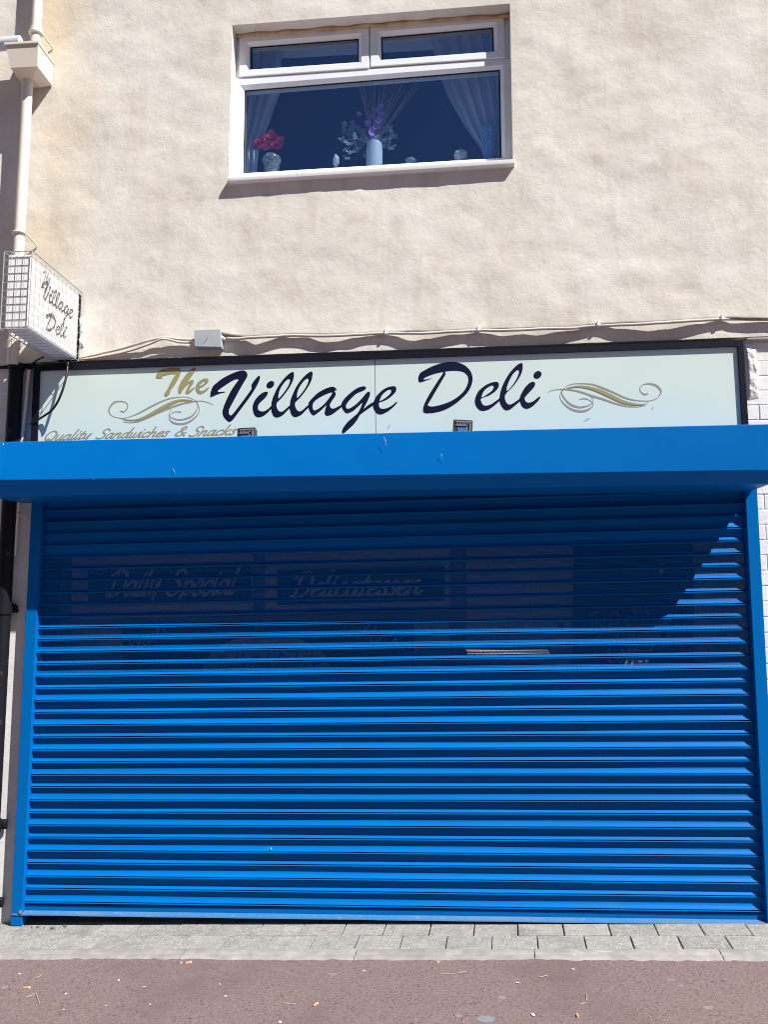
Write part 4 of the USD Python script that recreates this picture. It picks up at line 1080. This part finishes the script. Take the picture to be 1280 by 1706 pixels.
# lettering on the right face: x of the shape runs from the street edge towards the wall
def face_letters(shapes, px0, px1, hscale, mt, fat=0.0):
    g = unary_union(shapes)
    x0, z0, x1, z1 = g.bounds
    A, B = PX(*px0, XS - cg), PX(*px1, XS - cg)
    s = (B[1] - A[1]) / (x1 - x0)
    g = affinity.translate(g, -x0, -z0)
    g = affinity.scale(g, s, s * hscale, origin=(0, 0))
    if fat: g = g.buffer(fat)
    m = extr(g, .0012)
    v = m.vertices.copy()
    slope = (B[2] - A[2]) / (B[1] - A[1])
    m.vertices = np.stack([XS - cg + v[:, 2], A[1] + v[:, 0], A[2] + v[:, 1] + slope * v[:, 0]], 1)
    trimesh.repair.fix_normals(m)
    part(ps, "lettering", m, mt)
face_letters(letters_the, (70.5, 467), (84, 474), 1.25, M["greyv"])
face_letters(letters_village, (67.5, 507), (120, 546), 1.2, M["sign_letter"], .0012)
face_letters(letters_deli, (75.5, 549.5), (110.5, 568), 1.05, M["sign_letter"], .0012)

# ------------------------------------------------------------------ upstairs window dressing
def drape(inner, outer, rows, folds, amp, d, seed):
    n = 60; v = []
    for r_ in range(rows + 1):
        t = r_ / rows
        a_ = np.array([np.interp(t, [q[0] for q in inner], [q[1] for q in inner]), np.interp(t, [q[0] for q in inner], [q[2] for q in inner])])
        b_ = np.array([np.interp(t, [q[0] for q in outer], [q[1] for q in outer]), np.interp(t, [q[0] for q in outer], [q[2] for q in outer])])
        for k in range(n + 1):
            s = k / n
            x, y = a_ + (b_ - a_) * s
            p = P(x, y, d)
            ph = folds * 2 * math.pi * (s + .04 * math.sin(5 * t + seed))
            v.append(p + np.array([0, amp * (math.sin(ph) + .4 * math.sin(2.3 * ph + seed)), 0]))
    f = [[i_ * (n + 1) + j_, i_ * (n + 1) + j_ + 1, (i_ + 1) * (n + 1) + j_ + 1, (i_ + 1) * (n + 1) + j_] for i_ in range(rows) for j_ in range(n)]
    return np.array(v), np.array(f)
solo("curtain", drape([(0, 470, 60), (.3, 466, 150), (.6, 452, 200), (.85, 432, 250), (1, 428, 290)], [(0, 385, 60), (1, 385, 295)], 24, 5, .014, -.20, 1), M["cloth"], "pale blue curtain gathered at the left of the upstairs window", "curtain", smooth=True)
solo("curtain", drape([(0, 712, 40), (.3, 728, 115), (.5, 746, 165), (.7, 772, 210), (.9, 800, 245), (1, 806, 262)], [(0, 862, 40), (.5, 856, 160), (1, 850, 268)], 24, 6, .014, -.20, 2), M["cloth"], "pale blue curtain sweeping to the right of the upstairs window", "curtain", smooth=True)

def petal(center, direction, normal, L, W, curl=.25):
    d = np.array(direction, float); d /= np.linalg.norm(d)
    n = np.array(normal, float); n -= d * n.dot(d); n /= np.linalg.norm(n); s = np.cross(d, n)
    v = []
    for t, w_ in ((0, .12), (.3, .75), (.6, 1.0), (.85, .7), (1, .1)):
        for q_ in (-1, 0, 1):
            v.append(np.array(center) + d * L * t + s * W / 2 * w_ * q_ + n * (curl * L * (t * t) + .12 * W * abs(q_) * w_))
    f = [[i_ * 3 + j_, i_ * 3 + j_ + 1, (i_ + 1) * 3 + j_ + 1, (i_ + 1) * 3 + j_] for i_ in range(4) for j_ in range(2)]
    return trimesh.Trimesh(np.array(v), np.vstack([np.array(f)[:, [0, 1, 2]], np.array(f)[:, [0, 2, 3]]]), process=False)
def flower(c, R, n, mt_normal=(0, -1, .2), jit=.4):
    out = []
    nn = np.array(mt_normal, float) + rng.normal(0, jit, 3) * .5; nn /= np.linalg.norm(nn)
    a_ = np.cross(nn, [0, 0, 1.0]); a_ /= np.linalg.norm(a_); b_ = np.cross(nn, a_)
    o = rng.uniform(0, 6)
    for k in range(n):
        an = o + 2 * math.pi * k / n + rng.uniform(-.15, .15)
        out.append(petal(c, a_ * math.cos(an) + b_ * math.sin(an) + nn * .25, nn, R * rng.uniform(.85, 1.1), R * .9))
    return cat(out)
SD = -.17
zsill = zs0 - .035
def at(px, py, d=SD): return P(px, py, d)
# bowl of red roses
cb_ = at(453, 268)
rb = thing("rose_bowl", "pebbled glass bowl of red roses at the left of the upstairs sill", "flower bowl", base=(cb_[0], cb_[1], zsill))
rad = .052
prof_ = [(rad * .75, zsill - cb_[2])] + [(rad * math.sin(a), -rad * .8 * math.cos(a)) for a in np.linspace(.95, 2.5, 10)]
part(rb, "bowl", lathe(prof_, cb_, 22), M["glassbead"], smooth=True)
for dx, dy, R in ((-14, -14, .045), (4, -22, .05), (14, -10, .045), (-3, -10, .045), (-22, -8, .032), (20, -18, .035)):
    c = at(450 + dx, 258 + dy)
    part(rb, "rose", cat([flower(c + [0, -.018, 0] , R, 7, jit=.9), flower(c + [0, -.026, .002], R * .72, 6, jit=.9), flower(c + [0, -.034, .004], R * .5, 5, jit=.9), flower(c + [0, -.038, .006], R * .3, 4, jit=.9)]), M["petal_red"])
# white vase with orchid, leaves and twigs
vb = at(624, 273); vt = at(624, 240)
vw = 13.5 / FPX * 4.5
fv = thing("flower_vase", "white cylinder vase with purple orchid, pale leaves and tall twigs in the upstairs window", "vase", base=(vb[0], vb[1], zsill))
part(fv, "vase", lathe([(.001, zsill - vb[2]), (vw * .92, zsill - vb[2]), (vw, .0), (vw, (vt - vb)[2] * .6), (vw * .9, (vt - vb)[2]), (vw * .8, (vt - vb)[2]), (vw * .8, 0.02)], vb, 28), M["vase_white"], smooth=40)
stem = crom([at(624, 243), at(628, 225, SD - .01), at(632, 205, SD - .02), at(633, 185, SD - .02)], 8)
part(fv, "stem", tube(stem, .003, 6), M["leaf_grey"])
for (x, y, R) in ((618, 222, .035), (628, 214, .036), (613, 208, .03), (632, 203, .034), (622, 198, .03), (637, 193, .03), (629, 187, .032), (635, 180, .026), (620, 232, .026), (598, 192, .026)):
    part(fv, "orchid_bloom", flower(at(x, y, SD + rng.uniform(-.02, .02)), R * .72, 5), M["orchid"])
for (x, y, an) in ((578, 220, 200), (590, 212, 160), (600, 215, 230), (583, 238, 250), (595, 228, 190), (573, 232, 250), (607, 225, 120), (585, 252, 260), (580, 262, 240), (600, 245, 300), (612, 240, 20), (645, 238, 330), (652, 245, 300), (640, 222, 20), (648, 228, 350)):
    c = at(x, y, SD + rng.uniform(-.04, .0)); ra = math.radians(an)
    lf = [petal(c, (math.cos(ra + k * .9), -.3, math.sin(ra + k * .9)), (0, -1, .3), .034 * rng.uniform(.8, 1.1), .022) for k in (-1, 0, 1)]
    part(fv, "leaf", cat(lf), M["leaf_grey"])
for k in range(26):
    x, y = (rng.normal(590, 13), rng.normal(232, 17)) if k < 19 else (rng.normal(646, 6), rng.normal(235, 9))
    c = at(x, y, SD + rng.uniform(-.07, .01)); ra = rng.uniform(0, 6.3)
    part(fv, "leaf", cat([petal(c, (math.cos(ra + j_ * .8), rng.uniform(-.6, .2), math.sin(ra + j_ * .8)), (rng.normal(0, .5), -1, rng.normal(0, .5)), .032 * rng.uniform(.7, 1.1), .02, .4) for j_ in (-1, 0, 1)]), M["leaf_grey"])
    part(fv, "stem", tube(crom([at(622, 243), (at(622, 238) + c) / 2 + [0, 0, .02], c], 4), .0014, 4), M["leaf_grey"])
tw = []
for k in range(30):
    x1 = 592 + (690 - 592) * ((k + .5) / 30) ** 1.05 + rng.uniform(-4, 4)
    y1 = 128 + rng.uniform(-3, 25)
    if k > 26: x1, y1 = 695 + (k - 27) * 3, 134 + (k - 27) * 3
    tw.append(tube(crom([at(624 + rng.uniform(-5, 5), 243), at(624 + (x1 - 624) * .38 + rng.uniform(-2, 2), 200, SD - .02), at(x1, y1, SD + rng.uniform(-.08, .02))], 5), [.0021] * 10 + [.0012], 4))
for k, m in enumerate(tw): part(fv, "twig", m, M["twig"])
# small things on the sill
def lump(c, R, seed, sc=(1, 1, 1)):
    m = trimesh.creation.icosphere(2, 1.0)
    m.vertices *= (R * (0.7 + .6 * meshkit.fbm(m.vertices * 2.2 + seed, 3, seed)))[:, None]
    m.apply_scale(sc); m.apply_translation(c)
    return m
c = at(560, 268)
solo("sill_ornament", lump(c, .022, 3, (.8, .8, 1.5)), M["pebble"], "small upright white shell ornament left of the white vase", "ornament", smooth=True)
c = at(684, 268)
solo("sill_ornament", lump(c, .024, 4, (1.2, .8, .7)), M["leaf_grey"], "low grey ornament just right of the white vase", "ornament", smooth=True)
c = at(768, 259)
solo("sill_ornament", lump(c, .034, 8, (1.1, .8, .9)), M["pebble"], "knobbly white ornament beside the right curtain", "ornament", smooth=True)
gb, gt = at(814, 259), at(814, 214)
hgt = (gt - gb)[2]; rw = 12 / FPX * 4.4
bg = thing("blue_glass", "tall blue striped glass at the right end of the upstairs sill", "glass", base=(gb[0], gb[1], zsill))
part(bg, "tumbler", lathe([(.001, zsill - gb[2]), (rw * .68, zsill - gb[2]), (rw * .72, 0), (rw, hgt), (rw * .94, hgt), (rw * .66, .012), (.001, .012)], gb, 24), M["blueglass"], smooth=40)
for k in range(10):
    an = 2 * math.pi * k / 10
    part(bg, "stripe", tube([gb + [rw * .745 * math.cos(an), rw * .745 * math.sin(an), 0], gb + [rw * 1.02 * math.cos(an), rw * 1.02 * math.sin(an), hgt * .96]], .0022, 5), M["pebble"])

# ------------------------------------------------------------------ shop window seen through the perforated slats
SG = -.24
sw = thing("shop_window", "shop window with grey frame and pale panels behind the perforated slats", "window", base=(-.36, -SG, .2))
fr = lambda pts, d1=SG, d0=SG - .05: slab(pts, d1, d0)
def rect(x0, y0, x1, y1, s=-.028): # follows the tilt of the front
    return [(x0, y0), (x1, y0 + s * (x1 - x0)), (x1, y1 + s * (x1 - x0)), (x0, y1)]
part(sw, "side_lining", bx(px1 + .002, px1 + .02, .04, .3, float(gz(px1)), 2.3), M["panel_dark"])  # dark board added to cover the sunlit pier side behind the holes
part(sw, "mullion", fr(rect(95, 860, 118, 1540)), M["frame_grey"])
part(sw, "mullion", fr(rect(424, 870, 440, 1050)), M["frame_grey"])
part(sw, "mullion", fr(rect(752, 860, 774, 1540)), M["frame_grey"])
part(sw, "transom", fr(rect(118, 1034, 752, 1046), SG - .003), M["frame_grey"])
part(sw, "transom", fr(rect(118, 905, 752, 920), SG - .003), M["frame_grey"])
part(sw, "board", fr(rect(118, 921, 423, 1033), SG - .012), M["panel_light"])
part(sw, "board", fr(rect(441, 912, 751, 1024), SG - .012), M["panel_light"])
part(sw, "board", fr(rect(119, 1047, 203, 1300), SG - .02), M["panel_light"])
part(sw, "board", fr(rect(690, 1031, 751, 1300), SG - .02), M["panel_light"])
part(sw, "board", fr(rect(776, 900, 955, 1300), SG - .02), M["panel_light"])
part(sw, "board", fr(rect(1156, 900, 1280, 1300), SG - .02), M["panel_light"])
part(sw, "pane", fr(rect(119, 1047, 751, 1530), SG - .004, SG - .009), M["shopglass"])
part(sw, "pane", fr(rect(775, 880, 1290, 1530), SG - .004, SG - .009), M["shopglass"])
part(sw, "door_lock", lump(P(935, 1043, SG - .016), .016, 2), M["panel_dark"], smooth=True)
def hoarding(name, px, label, cat_, texts):
    A = [P(x, y, SG + .006) for x, y in px]
    t = thing(name, label, cat_, base=(A[0][0], -SG, A[3][2]))
    part(t, "board", slab(px, SG + .006, SG - .002), M["panel_dark"])
    for g, mt in texts: part(t, "lettering", on_wall(g, SG + .0065, .001), mt)
qs = lambda x, y: q(x, y, SG + .0065)
hoarding("hanging_sign", [(147, 952), (418, 944.5), (418, 1002), (147, 1008.5)], "black board lettered Daily Special behind the slats, left of the pair", "sign",
         [(fit_line("Daily", qs(176, 993), qs(263, 990.5), .075, .12, .35), M["board_letter"]), (fit_line("Special", qs(278, 992), qs(390, 989), .075, .12, .35), M["board_letter"])])
hoarding("hanging_sign", [(462, 950.5), (740, 943), (740, 1001), (462, 1008)], "black board lettered Delicatessen behind the slats, right of the pair", "sign",
         [(fit_line("Delicatessen", qs(482, 997), qs(700, 991), .075, .12, .35), M["board_letter"])])
# lower poster board with a pale arch and script round it
arch = Polygon([q(445 + 108 * math.cos(a), 1122 - 66 * math.sin(a), SG + .004) for a in np.linspace(0, math.pi, 30)])
post_px = [(204, 1047), (690, 1034), (690, 1180), (204, 1190)]
A = [P(x, y, SG - .003) for x, y in post_px]
pt = thing("window_poster", "dark window board with a pale arch and script lettering, low behind the slats", "poster", base=(A[0][0], -SG, A[3][2]))
part(pt, "board", slab(post_px, SG - .001, SG - .003), M["panel_dark"])
part(pt, "arch", on_wall(arch, SG - .0005, .001), M["panel_light"])
qq = lambda x, y: q(x, y, SG)
part(pt, "lettering", on_wall(fit_line("Freshly Made Sandwiches", qq(362, 1112), qq(535, 1107), .035, .12), SG + .001, .001), M["panel_dark"])
part(pt, "lettering", on_wall(fit_line("Donuts", qq(198, 1098), qq(278, 1056), .045, .07), SG - .0005, .001), M["board_letter"])
part(pt, "lettering", on_wall(fit_line("Hot Beef", qq(596, 1062), qq(692, 1092), .045, .07), SG - .0005, .001), M["board_letter"])
# coffee poster on the door
cp_px = [(957, 938), (1155, 934), (1158, 1180), (957, 1184)]
A = [P(x, y, SG - .001) for x, y in cp_px]
cp = thing("coffee_poster", "dark poster with a coffee cup emblem behind the slats at the right", "poster", base=(A[0][0], -SG, A[3][2]))
part(cp, "board", slab(cp_px, SG + .001, SG - .003), M["panel_dark"])
cup = Polygon([qq(1075 + 28 * math.cos(a), 1040 + 42 * max(0, -math.sin(a)) * 1.0) for a in np.linspace(0, -math.pi, 20)]).buffer(.004)
ringc = LineString([qq(1098 + 17 * math.cos(a), 1055 + 24 * math.sin(a)) for a in np.linspace(-1.6, 1.9, 14)]).buffer(.012)
sau = LineString([qq(1030, 1092), qq(1060, 1097), qq(1100, 1092)]).buffer(.012)
ste = unary_union([LineString([qq(1060 + k * 10 + 3 * math.sin(t * 5), 1032 - 18 * t) for t in np.linspace(0, 1, 8)]).buffer(.008) for k in range(3)])
part(cp, "emblem", on_wall(unary_union([cup.difference(Polygon([qq(1060, 1046), qq(1080, 1050), qq(1062, 1060)])), ringc, sau, ste]), SG + .002, .001), M["frame_grey"])
part(cp, "lettering", on_wall(fit_line("Try Our", qq(980, 1050), qq(1048, 1047), .05, .1), SG + .002, .001), M["frame_grey"])
part(cp, "lettering", on_wall(fit_line("Fresh", qq(1010, 1066), qq(1050, 1064), .045, .1), SG + .002, .001), M["frame_grey"])
part(cp, "lettering", on_wall(fit_line("Coffee", qq(1010, 1104), qq(1086, 1101), .06, .1), SG + .002, .001), M["board_letter"])
# stack of papers on a shelf behind the slats
pa, pb = P(779, 1092, -.03), P(915, 1088, -.03)
st = thing("paper_stack", "thin stack of pink and white papers lying behind the slats", "papers", base=(pa[0], .1, pa[2]))
for k in range(4):
    o = rng.uniform(-.01, .01)
    part(st, "paper", cbox(pa[0] + o, pb[0] + o, .016, .11, pa[2] + k * .0075, pa[2] + k * .0075 + .006, .001, 0, .0), M["magazine"] if k % 2 else M["board_letter"])
part(sw, "shelf", bx(pa[0] - .1, pb[0] + .1, .02, .225, pa[2] - .035, pa[2] - .003), M["frame_grey"])

# ------------------------------------------------------------------ unseen houses across the street, blocking low sky from the front; upstairs panes mirror them
M["far_brick"] = mat("dull_red_brick", (.20, .11, .085), .9, col2=(.15, .085, .07), vscale=3.0)
M["slate"] = mat("grey_roof_slate", (.09, .09, .10), .8)
tr = thing("terrace", "unseen row of brick houses across the street, placed to block low sky and mirrored in the upstairs panes", "building", base=(0, -13.5, -.6))
part(tr, "wall", bx(-34, 34, -20.5, -13.5, -2.6, 7.4), M["far_brick"])
part(tr, "roof", prism([(-34.3, -13.2, 7.4), (-34.3, -17, 10.2), (-34.3, -20.8, 7.4)], [(34.3, -13.2, 7.4), (34.3, -17, 10.2), (34.3, -20.8, 7.4)]), M["slate"])
for k in range(14):
    for zf in (.6, 4.3):
        w_ = part(tr, "window", bx(-32 + k * 4.8, -30.2 + k * 4.8, -13.52, -13.44, zf, zf + 1.7), M["upvc"])
        part(w_, "pane", bx(-31.9 + k * 4.8, -30.3 + k * 4.8, -13.5, -13.43, zf + .1, zf + 1.6), M["seal"])
# ------------------------------------------------------------------ litter
def on_ground(px, py, h=0.0):
    p = G(px, py, h)
    return p + [0, 0, float(tar_h(p[0], p[1]))] if p[1] < float(yo(p[0])) else p
def butt(px, py, L, ang, label):
    c = on_ground(px, py, .003); d = np.array([math.cos(ang), math.sin(ang), GS * math.cos(ang)])
    t = thing("cigarette_butt", label, "cigarette butt", base=tuple(c), group="cigarette butts on the ground")
    part(t, "filter", tube([c - d * L / 2, c + d * L * .35], .0042, 8), M["butt"], smooth=40)
    part(t, "ash_end", tube([c + d * L * .351, c + d * L / 2], .0041, 8), M["paperwhite"], smooth=40)
butt(44.7, 1643, .026, .1, "orange cigarette butt at the far left of the red footway")
butt(314, 1601.5, .026, .5, "orange cigarette butt lying against the edging left of centre")
butt(525.7, 1671, .024, 1.0, "orange cigarette butt on the open footway below the middle of the shutter")
butt(962.5, 1690, .022, 1.6, "stubby orange cigarette butt at the lower right of the footway")
def scrap(px, py, sx, sy, ang, mt, label, cat_="paper scrap", nm="paper_scrap", group="paper scraps on the footway"):
    c = on_ground(px, py, .002)
    m = cbox(-sx * .32, sx * .32, -sy * .32, sy * .32, 0, .0012, .0005, .0012)
    m.apply_transform(trimesh.transformations.rotation_matrix(ang, [0, 0, 1])); m.apply_translation(c)
    solo(nm, m, mt, label, cat_, group=group)
scr = [(32.6, 1620, .014, .010, "white paper scrap at the left just below the edging"), (110, 1653.6, .014, .012, "white paper scrap right of the straw twigs"), (376, 1657, .016, .008, "oblong white scrap left of centre"),
       (106, 1680, .01, .008, "tiny white scrap below the straw twigs"), (366, 1637.5, .014, .007, "white sliver above the oblong scrap"), (302, 1602, .02, .007, "white sliver beside the butt at the edging"),
       (607, 1615, .012, .01, "round white scrap near the edging at mid footway"), (467, 1700, .013, .013, "white scrap at the bottom edge left of centre"), (666, 1585, .012, .01, "white scrap on the edging stone at the middle"),
       (957, 1590.5, .02, .009, "white scrap on the edging stone right of centre"), (955, 1612, .02, .008, "curled white scrap just below the edging right of centre"), (863, 1635, .018, .009, "white scrap on the footway right of centre"),
       (888.6, 1688, .03, .016, "crumpled white scrap at the lower right"), (250, 1671, .016, .005, "thin white sliver on the left half of the footway"), (731, 1601, .012, .008, "white scrap under the edging right of the middle"),
       (198, 1631, .011, .008, "white scrap on the upper left footway"), (240, 1642, .013, .006, "dull white scrap left of centre near the edging"), (177, 1673, .009, .007, "small white scrap low on the left half")]
for px, py, a_, b_, lb in scr: scrap(px, py, a_, b_, rng.uniform(0, 3.1), M["paperwhite"], lb)
def stick(pts, label, r=.0011):
    p = crom([on_ground(x, y, .004) for x, y in pts], 5)
    solo("straw_stalk", tube(p, r, 5), M["straw"], label, "straw", group="dry stalks on the ground")
for pts, lb in (([(44, 1659), (52, 1656), (58, 1653)], "pale straw stalk pointing left at the lower left"), ([(60, 1652), (63, 1660), (66, 1669)], "brown bent straw stalk at the lower left"), ([(735, 1619), (745, 1620), (755, 1620)], "pale straw stalk below the edging right of the middle"), ([(763, 1618.5), (770, 1617.5), (777, 1617)], "short straw stalk right of another at the middle"),
                ([(474, 1668.5), (482, 1669), (492, 1670)], "faint straw stalk at mid footway"), ([(899, 1624.5), (905, 1624), (912, 1622)], "curved straw stalk right of centre"), ([(977, 1653), (978, 1660), (977, 1664)], "upright straw stalk on the right half"), ([(994, 1584), (1006, 1584.5), (1020, 1584)], "long white stalk on the edging stone"), ([(60, 1627), (66, 1624), (70, 1621)], "curved pale stalk at the upper left footway"), ([(968, 1670), (972, 1668.5), (976, 1668)], "tiny stalk left of the upright one"), ([(1160, 1644), (1165, 1645), (1171, 1647)], "faint stalk at the far right")):
    stick(pts, lb)
def gum(px, py, rx, ry, seed, mt, label, nm="chewing_gum", cat_="chewing gum", group="gum spots trodden on the footway"):
    c = on_ground(px, py, .0006); n = 18
    v = [c + [0, 0, .0009]]
    for k in range(n):
        an = 2 * math.pi * k / n; w_ = 1 + .35 * (meshkit.noise(np.array([k * .7, seed, .3])) - .5)
        v.append(c + [rx * w_ * math.cos(an), ry * w_ * math.sin(an), GS * rx * w_ * math.cos(an)])
    f = [[0, 1 + k, 1 + (k + 1) % n] for k in range(n)]
    solo(nm, (np.array(v), np.array(f)), mt, label, cat_, smooth=True, group=group)
gum(555, 1620.7, .017, .013, 2, M["gum"], "grey gum spot near the edging at mid footway")
gum(837, 1660, .017, .014, 4, M["gum"], "grey gum spot right of centre")
gum(1180, 1675, .018, .014, 5, M["gum"], "grey gum spot at the lower right")
gum(1118, 1629, .018, .011, 6, M["gum"], "grey gum spot nearer the edging at the right")
gum(8, 1642, .016, .013, 7, M["gum"], "grey gum spot at the left edge")
gum(764, 1690, .013, .010, 9, M["gum"], "grey gum spot left of the plastic scrap")
gum(1135, 1639, .012, .009, 10, M["gum"], "small grey gum spot right of centre at the right")
gum(809.6, 1695, .033, .024, 11, M["gumblue"], "blue grey plastic scrap stuck flat at the bottom of the footway", "plastic_scrap", "plastic scrap", None)
# grit: too small to count
gr = []
for k in range(90):
    x, y = rng.uniform(-20, 1300), rng.uniform(1552, 1712)
    c = on_ground(x, y, .001)
    m = trimesh.creation.icosphere(0, rng.uniform(.0010, .0022)); m.apply_scale([1, 1, .6]); m.apply_translation(c); gr.append(m)
solo("grit", cat(gr), M["grit"], kind="stuff", label="pale grit scattered over footway and pavers", cat="grit")
lf = []
for k in range(9):
    c = on_ground(rng.uniform(48, 110), 1547 + rng.uniform(-5, 1), .002)
    m = lump(c, rng.uniform(.003, .008), k); lf.append(m)
solo("debris", cat(lf), M["bed"], kind="stuff", label="dark debris gathered along the foot of the shutter", cat="debris")
